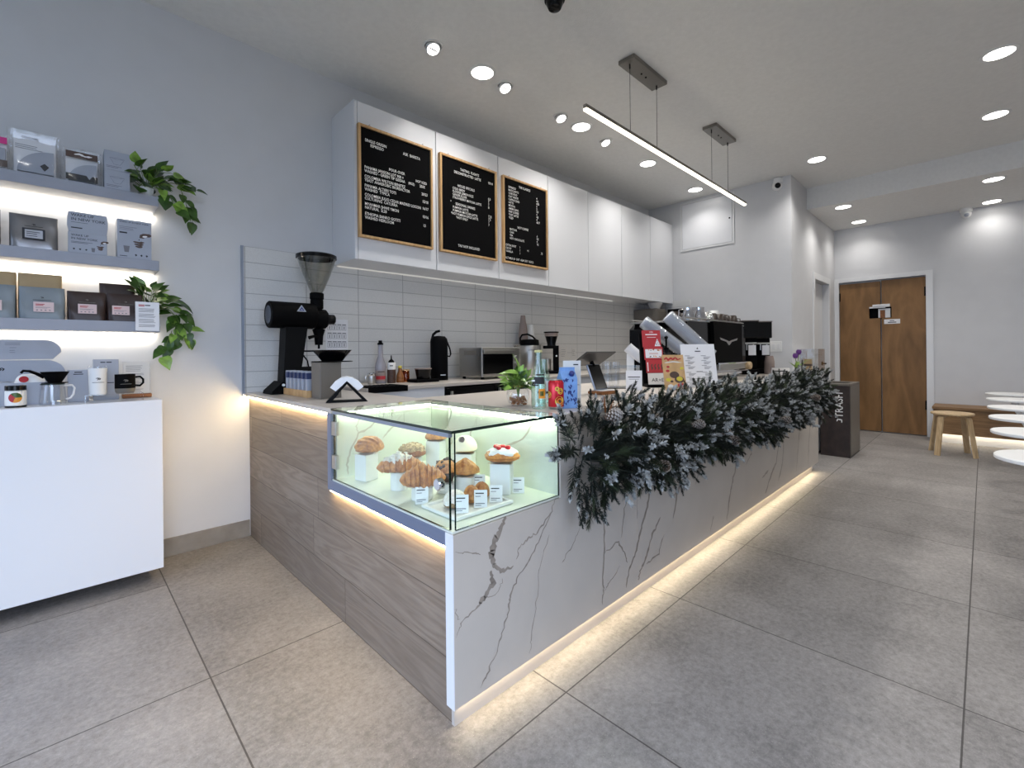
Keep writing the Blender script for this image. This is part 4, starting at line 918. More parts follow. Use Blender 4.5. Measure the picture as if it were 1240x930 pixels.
# napkins on an A-frame holder
hx, hy = 1.035, 2.25; rz = fc(hx, hy)
t = thing('napkin_holder', 'black metal A-frame napkin holder near the glass case', 'napkin holder', (hx, hy, ZT1), rz)
b = MB()
for y in (-.05, .05):
    b.prism([(-.094, 0), (-.080, 0), (0, .088), (0, .100)], y - .004, y + .004); b.prism([(.094, 0), (.080, 0), (0, .088), (0, .100)], y - .004, y + .004)
b.prism([(-.098, 0), (-.075, 0), (-.038, .042), (-.050, .052)], -.055, .055); b.prism([(.098, 0), (.080, 0), (.040, .045), (.052, .050)], -.055, -.046); b.box(-.08, .08, -.05, .05, .0, .004)
b.build('frame', M_matte, t)
t = tag(MB().prism([(-.078, .070), (-.055, .098), (-.028, .116), (0, .122), (.028, .116), (.055, .098), (.078, .070), (.052, .052), (.030, .0725), (0, .101), (-.030, .0725), (-.052, .052)], -.044, .044).build('napkins', M_paper), 'stack of white paper napkins folded over the black A-frame holder', 'napkins')
t.location = (hx, hy, ZT1 + .003); t.rotation_euler = (0, 0, rz)

# ------------------------------------------------------------------ things on the long counter
t = thing('vase_plant', 'bright green leafy cutting in a round glass bowl of water and pebbles', 'plant', (1.468, 1.463, ZT1))
MB().lathe([(0, 0), (.030, 0), (.044, .012), (.0525, .040), (.050, .062), (.038, .082), (.036, .092), (.039, .096), (.037, .096), (.034, .091), (.036, .081), (.048, .061), (.050, .040), (.042, .014), (0, .004)], 36).build('glass_bowl', M_acryl, t, smooth=True)
MB().tube([(.0395*math.cos(a*.6283), .0395*math.sin(a*.6283), .088) for a in range(11)], .0022, 6).build('rim_cord', M_walnut, t, smooth=True)
rnd = random.Random(5); b = MB()
for k in range(70):
    a = rnd.uniform(0, 6.28); r = .038 * math.sqrt(rnd.random()); z = .008 + rnd.random() * .03; q = rnd.uniform(.004, .008)
    b.surf(lambda u, v: (r*math.cos(a) + q*math.cos(6.2832*u)*math.sin(3.1416*v), r*math.sin(a) + q*math.sin(6.2832*u)*math.sin(3.1416*v), z + .7*q*math.cos(3.1416*v)), 7, 5, wu=True)
st = b.build('pebbles', M_walnut, t, smooth=True); st['kind'] = 'stuff'
f = MB(); s_ = MB()
for k in range(95):
    a = rnd.uniform(0, 6.28); e = rnd.uniform(-.05, 1.4); Lr = rnd.uniform(.03, .068)
    d = Vector((math.cos(a)*math.cos(e), math.sin(a)*math.cos(e), math.sin(e))); p = Vector((0, 0, .085)) + d * Lr
    s_.tube([(0, 0, .03), (d.x*.01, d.y*.01, .09), p], .0014, 5)
    x = (d + Vector((rnd.uniform(-.5, .5), rnd.uniform(-.5, .5), rnd.uniform(-.5, .2)))).normalized(); up = Vector((rnd.uniform(-.5, .5), -.7, .7)); y = up.cross(x).normalized(); z = x.cross(y)
    leaf(f, Matrix.Translation(p) @ Matrix((x, y, z)).transposed().to_4x4(), rnd.uniform(.026, .042), rnd.uniform(.018, .028), 0 if k % 3 else 1, .3, .3)
for (p, d) in (((-.02, -.02, .14), (-.8, .3, .35)), ((.0, 0, .15), (.1, 0, .9)), ((.01, 0, .12), (.5, -.5, -.2))):
    s_.tube([(0, 0, .04), (p[0]*.5, p[1]*.5, .1), p], .0018, 5); x = Vector(d).normalized(); y = Vector((.5, -.7, .7)).cross(x).normalized(); z = x.cross(y)
    leaf(f, Matrix.Translation(p) @ Matrix((x, y, z)).transposed().to_4x4(), .085, .04, 0, .4, .45)
f.build('foliage', [M_leafpale, M_leaf], t, smooth=True); s_.build('stems', M_stem, t, smooth=True)

def bottle(at, label, r, h, gm, bands, cap):
    t = thing('glass_bottle', label, 'bottle', at, fc(at[0], at[1]), 'glass drink bottles by the red can')
    MB().lathe([(0, .004), (r*.8, 0), (r, .006), (r, h*.42), (r*.88, h*.58), (r*.55, h*.76), (r*.46, h*.86), (r*.46, h*.97), (r*.52, h*.975), (r*.5, h), (r*.4, h), (r*.38, h*.86), (r*.48, h*.75), (r*.94, h*.42), (r*.94, .012), (0, .010)], 32).build('glass_body', gm, t, smooth=True)
    if cap: MB().lathe([(0, h*1.02), (r*.5, h*1.015), (r*.56, h*.985), (r*.54, h*.975), (0, h*.98)], 20).build('cap', M_paleyellow, t, smooth=True)
    b = MB()
    def patch(a0, a1, z0, z1, m):
        n = 8; vs = []
        for i in range(n + 1):
            a = R(a0 + (a1 - a0) * i / n) - math.pi / 2
            for z in (z0, z1):
                rr = (r if z < h*.42 else r*(1 - .12*(z/h - .42)/.16) if z < h*.58 else r*.88) + .0008
                vs.append((rr*math.cos(a), rr*math.sin(a), z))
        b.add(vs, [(2*i, 2*i+2, 2*i+3, 2*i+1) for i in range(n)], m)
    for q in bands: patch(*q)
    b.build('label', [M_ink, M_orange, M_paper, M_leaf], t, smooth=True)
bottle((1.438, 1.311, ZT1), 'tall clear green-tinted water bottle with orange and dark print beside the red can', .0315, .242, M_bottleglass,
       [(-40, 50, .105, .135, 0), (-60, 0, .098, .103, 0), (-20, 60, .14, .146, 0), (0, 55, .045, .085, 1), (8, 40, .055, .075, 3), (-70, -30, .115, .122, 2)], True)
bottle((1.545, 1.375, ZT1), 'shorter white labelled bottle standing behind the tall green-tinted bottle', .034, .205, M_bottleglass, [(-80, 80, .03, .11, 2), (-60, 60, .055, .065, 0)], False)
t = thing('soda_can', 'red drink can with yellow fruit print on the counter', 'can', (1.485, 1.256, ZT1), fc(1.485, 1.256))
MB().lathe([(0, .004), (.022, .003), (.026, 0), (.033, .010), (.033, .108), (.027, .119), (.028, .122), (.026, .122), (.025, .119), (0, .1185)], 36, mats=[1, 1, 1, 0, 0, 1, 1, 1, 1]).build('body', [M_redcan, M_steel], t, smooth=True)
b = MB()
def cyl_disc(b, r, a, z, q, m, n=16, off=.0006, hole=0):
    vs = []
    for k in range(n):
        w = 2*math.pi*k/n; ang = R(a) - math.pi/2 + q*math.cos(w)/r; vs.append(((r+off)*math.cos(ang), (r+off)*math.sin(ang), z + q*math.sin(w)))
    b.add(vs, [tuple(range(n))], m)
for (a, z, q) in ((28, .034, .020), (8, .085, .009), (34, .075, .013), (-60, .06, .014)):
    cyl_disc(b, .033, a, z, q, 0); cyl_disc(b, .033, a, z, q*.62, 1, off=.0010); cyl_disc(b, .033, a, z, q*.3, 2, off=.0014)
b.build('fruit_print', [M_yellow, M_orange, M_brown], t)
MB().box(-.009, .009, -.012, .006, .1188, .1205, bevel=.0008).build('pull_tab', M_steel, t)
t = thing('drink_carton', 'blue gable-top drink carton with dark blue pattern behind the red can', 'carton', (1.545, 1.245, ZT1), fc(1.54, 1.245) + .35)
MB().box(-.034, .034, -.034, .034, 0, .125, bevel=.001).add([(-.034, -.034, .125), (.034, -.034, .125), (.034, .034, .125), (-.034, .034, .125), (-.034, 0, .160), (.034, 0, .160)], [(0, 1, 5, 4), (1, 2, 5), (2, 3, 4, 5), (3, 0, 4)]).box(-.034, .034, -.002, .002, .158, .172).build('body', M_blue, t)
MB().cyl(.011, 0, .016, 16, M=loc(.012, -.02, .140, rx=R(45)), bevel=.002).build('cap', M_navy, t, smooth=True)
b = MB(); rnd = random.Random(8)
for k in range(26):
    x, z = rnd.uniform(-.028, .026), rnd.uniform(.012, .115); b.strip([(x, z, .004), (x + rnd.uniform(-.006, .006), z + .007, .006), (x + rnd.uniform(-.008, .008), z + .012, .003)], loc(0, -.0345, 0)); b.strip([(x, z, .004), (x + rnd.uniform(-.006, .006), z + .007, .006), (x + .004, z + .012, .003)], loc(.0345, 0, 0, rz=R(90)))
b.build('printed_pattern', M_navy, t)
t = thing('counter_sign', 'narrow upright off-white sign card behind the blue carton', 'sign', (1.63, 1.285, ZT1), fc(1.63, 1.285))
MB().box(-.039, .039, -.003, .003, .003, .198, bevel=.001).build('card', M_offwhite, t)
MB().box(-.042, .042, -.025, .025, 0, .0032).build('foot', M_acryl, t)
b = MB(); lines(b, .006, .028, (.178,), -.0033, 0, .005); lines(b, .02, .032, (.09,), -.0033, 0, .0018); b.build('print', M_ink, t)

t = thing('card_terminal', 'counter payment stand with tilted grey tablet back and dark screen on a wooden base', 'payment terminal', (2.185, 1.51, ZT1), R(-6))
b = MB(); b.prism([(-.062, 0), (.062, 0), (.066, .005), (.066, .014), (.058, .018), (-.058, .018), (-.066, .014), (-.066, .005)], -.055, .045); b.build('base', M_walnut, t)
MB().box(-.048, .048, -.045, .03, .018, .022, bevel=.002).build('base_pad', M_white, t)
Ms = loc(.0, .005, .022, rx=R(-24))
MB().box(-.052, .052, -.006, .008, 0, .155, bevel=.004, M=Ms).build('stand', M_alu, t)
MB().box(-.049, .049, -.0085, -.006, .004, .150, bevel=.001, M=Ms).build('customer_screen', M_gloss, t)
MB().box(-.122, .122, -.004, .004, -.155, 0, bevel=.003, M=loc(-.02, -.02, .236, rx=R(60))).build('tablet', M_darkgrey, t)
b = MB(); b.tube([(0, .06, .15), (0, .075, .175), (-.01, .07, .192)], .012, 10); b.build('tablet_arm', M_black, t, smooth=True)

rz = fc(2.62, 1.6) + .12
t = thing('acrylic_bin', 'open clear acrylic bin with glass inside, behind the small white payment sign', 'bin', (2.63, 1.685, ZT1), rz)
b = MB(); b.box(-.125, .125, -.08, .08, 0, .004).box(-.125, .125, -.08, -.077, .004, .145).box(-.125, .125, .077, .08, .004, .145).box(-.125, -.122, -.077, .077, .004, .145).box(.122, .125, -.077, .077, .004, .145); b.build('bin', M_acryl, t)
b = MB(); b.box(-.127, .127, -.082, -.078, .141, .146).box(-.127, .127, .078, .082, .141, .146).box(-.127, -.123, -.08, .08, .141, .146).box(.123, .127, -.08, .08, .141, .146); b.build('rim', M_acryl, t)
MB().box(-.135, .135, -.09, .09, -.0, .0035).build('tray', M_matte, t)
for k, (x, n) in enumerate(((-.075, 'left'), (-.02, 'right'))):
    g = thing('drinking_glass', '%s empty drinking glass standing in the clear acrylic bin' % n, 'glass', (2.63 + x*math.cos(rz) - .03*math.sin(rz), 1.685 + x*math.sin(rz) + .03*math.cos(rz), ZT1 + .0045), 0, 'glasses in the acrylic bin')
    MB().lathe([(0, .004), (.022, 0), (.026, .004), (.032, .165), (.030, .165), (.024, .01), (0, .008)], 26).build('body', M_acryl, g, smooth=True)
t = thing('counter_sign', 'small square white notice standing before the clear acrylic bin', 'sign', (2.51, 1.50, ZT1), fc(2.51, 1.50) + .1)
MB().box(-.048, .048, -.002, .002, .0, .120).build('card', M_paper, t); b = MB(); lines(b, -.036, .036, (.078,), -.0023, 0, .005); b.box(-.03, .03, -.0024, -.002, .066, .069, 1); b.prism([(-.004, .03), (.004, .03), (0, .042)], -.0025, -.002); b.build('print', [M_ink, M_inkgrey], t)

# white cup dispenser with a tilted stack of cups
t = thing('cup_stand', 'white stand with black pronged bracket carrying a tilted stack of cups', 'cup dispenser', (3.09, 1.82, ZT1), fc(3.09, 1.82))
MB().box(-.075, -.02, -.03, .06, 0, .22, bevel=.004).build('post', M_white, t)
b = MB(); b.box(-.02, .075, -.05, .02, .085, .112, bevel=.003); b.tube([(.0, -.045, .11), (.005, -.048, .15)], .005, 8); b.tube([(.035, -.045, .11), (.04, -.048, .16)], .005, 8); b.tube([(.065, -.045, .11), (.07, -.048, .15)], .005, 8); b.build('bracket', M_black, t)
for k in range(7):
    c = thing('paper_cup', ['lowest', 'second', 'third', 'fourth', 'fifth', 'sixth', 'topmost'][k] + ' white paper cup of the tilted stack in the white stand', 'cup', (3.09, 1.82, ZT1), fc(3.09, 1.82), 'tilted stack of white cups')
    MB().lathe([(0, .0), (.028, 0), (.038, .085), (.040, .086), (.039, .089), (.036, .086), (.026, .004), (0, .004)], 24, M=loc(.062, -.02, .155, ry=R(-48)) @ Matrix.Translation((0, 0, .014*k))).build('body', M_paper, c, smooth=True)

# red brochure rack
t = thing('brochure_rack', 'four tier brochure rack filled with red leaflets on the counter', 'brochure rack', (2.83, 1.53, ZT1), fc(2.8, 1.525) + .30)
b = MB(); b.prism([(-.06, 0), (.10, 0), (.155, .36), (.145, .36), (.03, .02), (-.06, .02)], -.068, .068, M=loc(rz=R(90))); b.build('rack', M_black, t)
for k in range(4):
    y = -.055 + .042*k; z = .008 + .086*k; hh = .075 if k < 3 else .105
    q = thing('leaflet', ['white leaflet in the lowest tier of the red brochure rack', 'dark red leaflet in the second tier of the brochure rack', 'patterned leaflet in the third tier of the brochure rack', 'tall red leaflet in the top tier of the brochure rack'][k], 'leaflet', (2.83, 1.53, ZT1), fc(2.8, 1.525) + .30, 'leaflets in the brochure rack')
    Ml = loc(0, y, z, rx=R(-12))
    MB().box(-.062, .062, -.003, .003, 0, hh + .012, M=Ml).build('stack', [M_offwhite, M_red, M_red, M_red][k], q)
    b = MB()
    if k == 0: b.text('AR+E', .034, Ml @ loc(0, -.0035, .03), 1, 'CENTER')
    if k == 1:
        b.box(-.055, -.049, -.0036, -.003, .01, .07, 0, M=Ml)
        for i in range(4): b.strip([(-.03 + .022*i, .02, .006), (-.022 + .022*i, .03, .01), (-.03 + .022*i, .045, .006), (-.02 + .022*i, .06, .008)], Ml @ loc(0, -.0036, 0), 1)
    if k == 2:
        b.box(-.055, .055, -.0036, -.003, .012, .072, 0, M=Ml); rn = random.Random(2)
        for i in range(22): x, z2 = rn.uniform(-.05, .045), rn.choice([.016, .060]) + rn.uniform(-.002, .006); b.box(x, x + .006, -.0042, -.0036, z2, z2 + .006, rn.choice([1, 2]), M=Ml)
        b.box(-.03, .03, -.0042, -.0036, .036, .048, 3, M=Ml)
    if k == 3:
        b.text('10%', .016, Ml @ loc(0, -.0036, .098), 0, 'CENTER'); b.box(-.04, .04, -.0036, -.003, .083, .090, 0, M=Ml); b.box(-.03, .03, -.0036, -.003, .066, .069, 0, M=Ml)
        b.prism([(.018, .005), (.058, .005), (.038, .058)], -.0036, -.003, 0, M=Ml)
        for i, (x, z2) in enumerate(((.03, .012), (.045, .014), (.038, .026), (.036, .04), (.028, .02))): b.box(x, x + .005, -.0042, -.0036, z2, z2 + .005, 1, M=Ml)
    b.build('print', [M_paper, M_ink if k == 0 else M_brown, M_orange, M_pinklabel], q)

def easel(name, label, at, rz, lean, w, h, m):
    t = thing(name, label, 'poster', at, rz)
    Ml = loc(0, 0, .004, rx=R(-lean))
    MB().box(-w/2, w/2, -.001, .001, 0, h, M=Ml).build('sheet', m, t)
    b = MB(); b.box(-w/2 - .003, w/2 + .003, .0015, .004, 0, h + .003, M=Ml).box(-w/2, w/2, -.02, .09, 0, .003); b.build('stand', M_acryl, t)
    return t, Ml
t, Ml = easel('poster', 'small poster with pictures of cookies and a drink, leaning on the counter', (2.66, 1.305, ZT1), fc(2.66, 1.305) + .42, 13, .135, .215, mat('poster_tan', rgb(198, 160, 110), .5, var=.25, vscale=14))
b = MB(); rn = random.Random(4)
for (x, z, q, m) in ((.0, .09, .030, 1), (.01, .095, .019, 0), (.028, .06, .030, 1), (.03, .065, .020, 2), (.035, .025, .022, 3), (-.04, .115, .012, 3), (-.035, .14, .010, 3), (-.04, .06, .016, 2), (-.02, .05, .010, 1), (-.03, .02, .018, 0), (.05, .13, .012, 2)):
    b.add([(x + q*math.cos(2*math.pi*k/14), -.0015 - .0002*m, z + q*.7*math.sin(2*math.pi*k/14)) for k in range(14)], [tuple(range(14))], m, Ml)
b.strip([(-.055, .185, .012), (-.04, .198, .010), (-.03, .182, .012), (-.012, .196, .010), (-.002, .184, .012), (.016, .198, .009), (.03, .184, .010), (.052, .192, .006)], Ml @ loc(0, -.0018, 0), 3, sub=3); b.strip([(-.055, .165, .006), (0, .172, .008), (.055, .166, .004)], Ml @ loc(0, -.0018, 0), 0)
b.build('picture', [M_offwhite, M_brown, M_yellow, M_red], t)
t, Ml = easel('poster', 'white printed drinks menu page in a clear stand, leaning on the counter', (2.97, 1.285, ZT1), fc(2.97, 1.285) + .36, 14, .222, .285, M_paper)
b = MB(); b.box(-.018, .018, -.0016, -.0011, .234, .240, 0, M=Ml); b.prism([(-.006, .252), (.006, .252), (0, .264)], -.0018, -.0012, 0, M=Ml)
for r_ in range(6):
    for c_ in (-.075, .03):
        z = .205 - .033*r_ - (.012 if r_ > 2 else 0)
        b.box(c_ - .012, c_ + .02, -.0016, -.0011, z, z + .003, 1, M=Ml)
        for i in range(3): b.box(c_ + .004, c_ + .05 - .008*i, -.0016, -.0011, z - .008 - .0065*i, z - .0055 - .0065*i, 1, M=Ml)
b.box(-.02, .02, -.0016, -.0011, .098, .102, 0, M=Ml); b.box(-.022, .022, -.0016, -.0011, .052, .056, 0, M=Ml); b.build('print', [M_ink, M_inkgrey], t)
t = thing('pump_bottle', 'black pump bottle behind the cookie poster', 'pump bottle', (3.06, 1.57, ZT1))
MB().lathe([(0, 0), (.032, 0), (.034, .006), (.034, .20), (.028, .222), (.016, .232), (.016, .245), (0, .245)], 26).build('body', M_gloss, t, smooth=True)
b = MB(); b.cyl(.018, .245, .262, 16).cyl(.006, .262, .325, 12).box(-.01, .01, -.01, .01, .325, .342, bevel=.003).tube([(0, 0, .338), (-.02, -.01, .341), (-.046, -.02, .334)], [.007, .006, .004], 8); b.build('pump', M_black, t, smooth=True)
b = MB(); b.box(-.014, .014, -.0352, -.034, .175, .21, M=loc(rz=fc(3.06, 1.57))); b.build('label', M_inkgrey, t)

# slanted lid dispensers
def lidtube(at, label, base, top, r):
    t = thing('lid_dispenser', label, 'lid dispenser', at, 0, 'slanted lid dispensers beside the espresso machine')
    p0, p1 = Vector(base), Vector(top); ax = (p1 - p0).normalized(); Lh = (p1 - p0).length
    x = ax.cross(Vector((0, 0, 1))).normalized(); y = ax.cross(x).normalized(); Mr = Matrix.Translation(p0) @ Matrix((x, y, ax)).transposed().to_4x4()
    b2 = MB(); b2.lathe([(r, 0), (r, Lh), (r - .002, Lh), (r - .002, .0)], 28, M=Mr); b2.build('tube', M_acryl, t, smooth=True)
    b = MB(); b.prism([(-.07, 0), (.07, 0), (.05, .18), (-.05, .18)], -.05, .05, M=Matrix.Translation((p0.x, p0.y + .03, 0))); b.tube([(p0.x, p0.y + .03, .17), tuple(p0 + ax*.05)], .02, 8); b.build('stand', M_black, t)
    return Mr
for (at, label, base, top, r, n, w) in (((3.10, 1.62, ZT1), 'slanted dispenser of milky lids nearer the red brochure rack', (.10, -.10, .24), (-.06, .115, .455), .048, 20, 'left'), ((3.32, 1.58, ZT1), 'slanted dispenser of milky lids against the espresso machine', (.14, -.16, .20), (-.06, .08, .50), .052, 28, 'right')):
    Mr = lidtube(at, label, base, top, r)
    Lh = (Vector(top) - Vector(base)).length
    for k in range(n):
        c = thing('cup_cover', 'one of the nested milky plastic lids in the %s' % ('slanted dispenser nearer the brochure rack' if w == 'left' else 'slanted dispenser against the espresso machine'), 'lid', at, 0, 'milky lids in the dispenser by the brochure rack' if w == 'left' else 'milky lids in the dispenser by the espresso machine')
        z = Lh * (k + .2) / n
        MB().lathe([(0, .016), (r*.80, .016), (r*.88, .013), (r*.93, .003), (r*.955, .002), (r*.955, 0), (r*.8, .0), (0, .008)], 24, M=Mr @ Matrix.Translation((0, 0, z))).build('body', M_lid, c, smooth=True)

# espresso machine: its back towards the customers
t = thing('espresso_machine', 'big black espresso machine with silver wing badge, its back to the room', 'espresso machine', (3.95, 1.86, ZT1))
b = MB(); b.prism([(-.50, .10), (.80, .10), (.80, .44), (.72, .475), (-.42, .475), (-.50, .42)], -.24, .24); b.build('body', M_gloss, t)
b = MB(); b.prism([(.012, .135), (.64, .135), (.635, .485), (-.012, .485)], -.268, -.235); b.build('back_panel', M_black, t)
b = MB(); b.box(-.50, .80, -.23, .23, .47, .482).tube([(-.47, -.23, .50), (.78, -.23, .50)], .006, 8).tube([(-.47, .23, .50), (.78, .23, .50)], .006, 8); b.build('cup_tray', M_steel, t)
b = MB(); b.box(.06, .66, -.29, -.235, .068, .128, bevel=.006); b.build('lower_panel', M_steel, t)
b = MB(); b.box(.02, .70, -.296, -.236, .119, .133, bevel=.003).box(-.05, .70, -.30, -.236, .052, .062, bevel=.003).box(-.02, .68, -.25, .24, .020, .045, bevel=.004); b.build('chrome_trim', M_chrome, t)
MB().lathe([(0, 0), (.036, 0), (.036, .04), (.03, .048), (0, .048)], 20, M=loc(.725, -.27, .095, rx=R(90))).build('end_cap', M_birch, t, smooth=True)
for x in (-.43, .74):
    for y in (-.18, .18): MB().cyl(.022, 0, .10, 16, M=loc(x, y, 0)).build('leg', M_steel, t)
b = MB()
for sx in (-1, 1): b.prism([(.315, .318), (.315 + sx*.045, .328), (.315 + sx*.20, .350), (.315 + sx*.185, .332), (.315 + sx*.06, .316), (.315 + sx*.018, .292), (.315, .284)][::sx], -.2715, -.268)
b.build('badge', M_steel, t)
b = MB()
for x in (-.25, .15, .55):
    b.cyl(.035, .16, .28, 18, M=loc(x, .255, 0)).tube([(x, .27, .17), (x, .42, .15)], .013, 8)
b.build('group_head', M_steel, t, smooth=True)
def jug(at, label, r, h, m, hr, up=True):
    t = thing('milk_jug', label, 'jug', at, hr, 'jugs and cups on top of the espresso machine')
    MB().lathe([(0, 0), (r, 0), (r, h*.35), (r*.72, h*.75), (r*.8, h), (r*.76, h), (r*.68, h*.75), (r*.92, h*.35), (r*.92, .004), (0, .004)], 26).build('body', m, t, smooth=True)
    MB().tube([(r*.75, 0, h*.9), (r*1.4, 0, h*.85), (r*1.45, 0, h*.4), (r*.98, 0, h*.25)], .005, 8).build('handle', m, t, smooth=True)
ZE = ZT1 + .483
jug((3.74, 1.72, ZE), 'shiny steel milk jug at the near end of the espresso machine top', .052, .115, M_chrome, 2.0)
jug((3.90, 1.70, ZE), 'second shiny steel milk jug on the espresso machine top', .055, .125, M_chrome, 1.2)
def cup(at, label, r, h, m, rz=0, group='jugs and cups on top of the espresso machine'):
    t = thing('cup', label, 'cup', at, rz, group)
    MB().lathe([(0, h), (r*.6, h), (r*.72, h*.92), (r, h*.3), (r, 0), (r*.92, 0), (r*.9, h*.3), (r*.64, h*.88), (0, h*.92)], 24).build('body', m, t, smooth=True)
    MB().tube([(r*.9, 0, h*.65), (r*1.4, 0, h*.6), (r*1.42, 0, h*.3), (r*.98, 0, h*.2)], .0045, 8).build('handle', m, t, smooth=True)
for k, (x, y, m, lb) in enumerate(((4.07, 1.70, M_chrome, 'shiny steel cup upside down behind the badge panel, left of the brown cups'), (4.22, 1.72, M_cupdark, 'dark brown cup on the espresso machine, left of the pair'), (4.36, 1.70, M_cupdark, 'dark brown cup on the espresso machine, middle of the top'), (4.50, 1.72, M_cupdark, 'dark brown cup on the espresso machine near its far end'), (4.64, 1.70, M_cupdark, 'dark brown cup at the far end of the espresso machine top'), (3.80, 1.86, M_cupdark, 'dark brown cup behind the two steel jugs'), (4.00, 1.88, M_cupdark, 'dark brown cup in the rear row behind the steel cup'))):
    cup((x, y, ZE), lb, .054, .092, m, .6 + k)
t = thing('paper_cup', 'white paper cup upside down standing highest on the espresso machine', 'cup', (4.62, 1.86, ZE), 0, 'jugs and cups on top of the espresso machine')
MB().lathe([(0, .150), (.034, .150), (.038, .145), (.050, .004), (.052, 0), (.048, 0), (.034, .142), (0, .145)], 26).build('body', M_white, t, smooth=True)
# two on-demand grinders past the machine
for x, y, lb in ((4.93, 1.66, 'nearer of two black on-demand grinders past the espresso machine'), (5.20, 1.62, 'farther black on-demand grinder past the espresso machine, by the switch plate')):
    t = thing('espresso_grinder', lb, 'grinder', (x, y, ZT1), R(-55), 'black grinders past the espresso machine')
    b = MB(); b.box(-.08, .08, -.085, .145, .0, .05, bevel=.006).box(-.08, .08, -.02, .145, .05, .36, bevel=.004); b.build('body', M_black, t)
    MB().box(-.08, .08, -.085, .145, .36, .53, bevel=.008).build('head', M_gloss, t); MB().box(-.082, .082, -.087, .147, .525, .535).build('top_plate', M_taupe, t)
    b = MB(); b.box(-.06, .06, -.09, .0, .30, .315, bevel=.003).tube([(-.03, -.08, .30), (-.03, -.08, .24)], .006, 8).tube([(.03, -.08, .30), (.03, -.08, .24)], .006, 8); b.build('portafilter_fork', M_steel, t)
    MB().box(-.018, .05, -.092, -.086, .19, .29).build('sticker', M_paper, t)
for k in range(9):
    c = thing('paper_cup', '%s grey paper cup of the stack beside the far grinder' % ['lowest', 'second', 'third', 'fourth', 'fifth', 'sixth', 'seventh', 'eighth', 'topmost'][k], 'cup', (5.06, 1.50, ZT1 + .0145*k), 0, 'stack of grey paper cups')
    MB().lathe([(0, .066), (.034, .066), (.046, .004), (.048, .0), (.0455, 0), (.033, .062), (0, .063)], 24).build('body', M_cup, c, smooth=True)
t = thing('counter_sign', 'small clear sign holder with printed line near the tulips', 'sign', (4.97, 1.375, ZT1), fc(4.97, 1.375))
MB().box(-.085, .085, -.002, .002, 0, .075).build('holder', M_acryl, t); b = MB(); b.box(-.075, .075, -.0035, -.0022, .008, .066, 1); b.box(-.055, .055, -.0042, -.0036, .030, .040, 0); b.build('card', [M_ink, M_offwhite], t)
t = thing('tulip_vase', 'two purple tulips in a small clear vase at the far end of the counter', 'flowers', (5.08, 1.265, ZT1))
MB().lathe([(0, .003), (.022, 0), (.026, .01), (.020, .05), (.024, .075), (.022, .075), (.018, .05), (.023, .012), (0, .006)], 24).build('vase', M_acryl, t, smooth=True)
b = MB(); f = MB(); lv = MB()
for (x, y, z) in ((-.045, 0, .165), (.03, -.01, .20)):
    b.tube([(0, 0, .01), (x*.3, 0, .09), (x, y, z)], .003, 6)
    for k in range(6):
        a = k * 1.047; f.surf(lambda u, v: (x + (.012 + .012*math.sin(3.1*v))*math.cos(a + (u-.5)*1.3*math.sin(3.1*v+.1)), y + (.012 + .012*math.sin(3.1*v))*math.sin(a + (u-.5)*1.3*math.sin(3.1*v+.1)), z - .01 + .055*v), 5, 7)
for (dx, dy, hh) in ((-.05, -.01, .13), (.05, .0, .12), (.02, -.03, .15), (-.02, .02, .11), (.06, -.01, .07)):
    leaf(lv, Matrix.Translation((0, 0, .05)) @ loc(rz=math.atan2(dy, dx), ry=R(-48)), hh, .035, 0, .5, .1)
b.build('stems', M_stem, t, smooth=True); f.build('petals', M_purple, t, smooth=True); lv.build('leaves', M_leafpale, t, smooth=True)

# ------------------------------------------------------------------ things on the back counter
ZB2 = ZK + .0005
t = thing('bar_mat', 'black ribbed bar mat lying over the edge of the back counter', 'mat', (1.54, 2.76, ZB2))
b = MB(); b.box(-.16, .12, -.066, .14, 0, .006).box(-.16, .12, -.068, -.0615, -.032, .006)
for k in range(9): b.box(-.15 + .03*k, -.138 + .03*k, -.06, .13, .006, .008)
b.build('mat', M_black, t)
t = thing('shaker', 'small silver shaker jar beside the tall syrup bottle', 'shaker', (1.60, 3.08, ZB2))
MB().lathe([(0, 0), (.024, 0), (.026, .004), (.026, .062), (.024, .070), (0, .074)], 22).build('body', M_steel, t, smooth=True); MB().lathe([(.0265, .058), (.028, .06), (.028, .078), (.02, .084), (0, .084)], 22).build('lid', M_chrome, t, smooth=True)
MB().tube([(-.026, 0, .02), (-.045, 0, .028), (-.045, 0, .058), (-.026, 0, .064)], .004, 6).build('handle', M_steel, t, smooth=True)
t = thing('syrup_bottle', 'tall clear syrup bottle with black cap and red fruit label', 'bottle', (1.694, 3.12, ZB2), fc(1.69, 3.12))
MB().lathe([(0, 0), (.036, 0), (.039, .004), (.039, .12), (.034, .15), (.019, .20), (.017, .285), (0, .285)], 28).build('body', mat('cloudy_syrup', rgb(170, 166, 172), .25, trans=.35), t, smooth=True)
MB().lathe([(0, .284), (.021, .284), (.021, .297), (.014, .299), (.013, .316), (0, .316)], 20).build('cap', M_black, t, smooth=True)
b = MB()
for (a0, a1, z0, z1, m) in ((-60, 60, .018, .095, 2), (-55, 55, .03, .055, 0), (-30, 45, .083, .089, 1)):
    n = 10; vs = []
    for i in range(n + 1):
        a = R(a0 + (a1-a0)*i/n) - math.pi/2
        vs += [((.0394 + .0003*(2-m if m < 2 else 0))*math.cos(a), (.0394 + .0003*(2-m if m < 2 else 0))*math.sin(a), z) for z in (z0, z1)]
    b.add(vs, [(2*i, 2*i+2, 2*i+3, 2*i+1) for i in range(n)], m)
b.build('label', [M_red, M_ink, M_cup], t)
t = thing('sauce_bottle', 'dark chocolate sauce squeeze bottle with pointed black tip', 'bottle', (1.766, 3.09, ZB2), fc(1.77, 3.09))
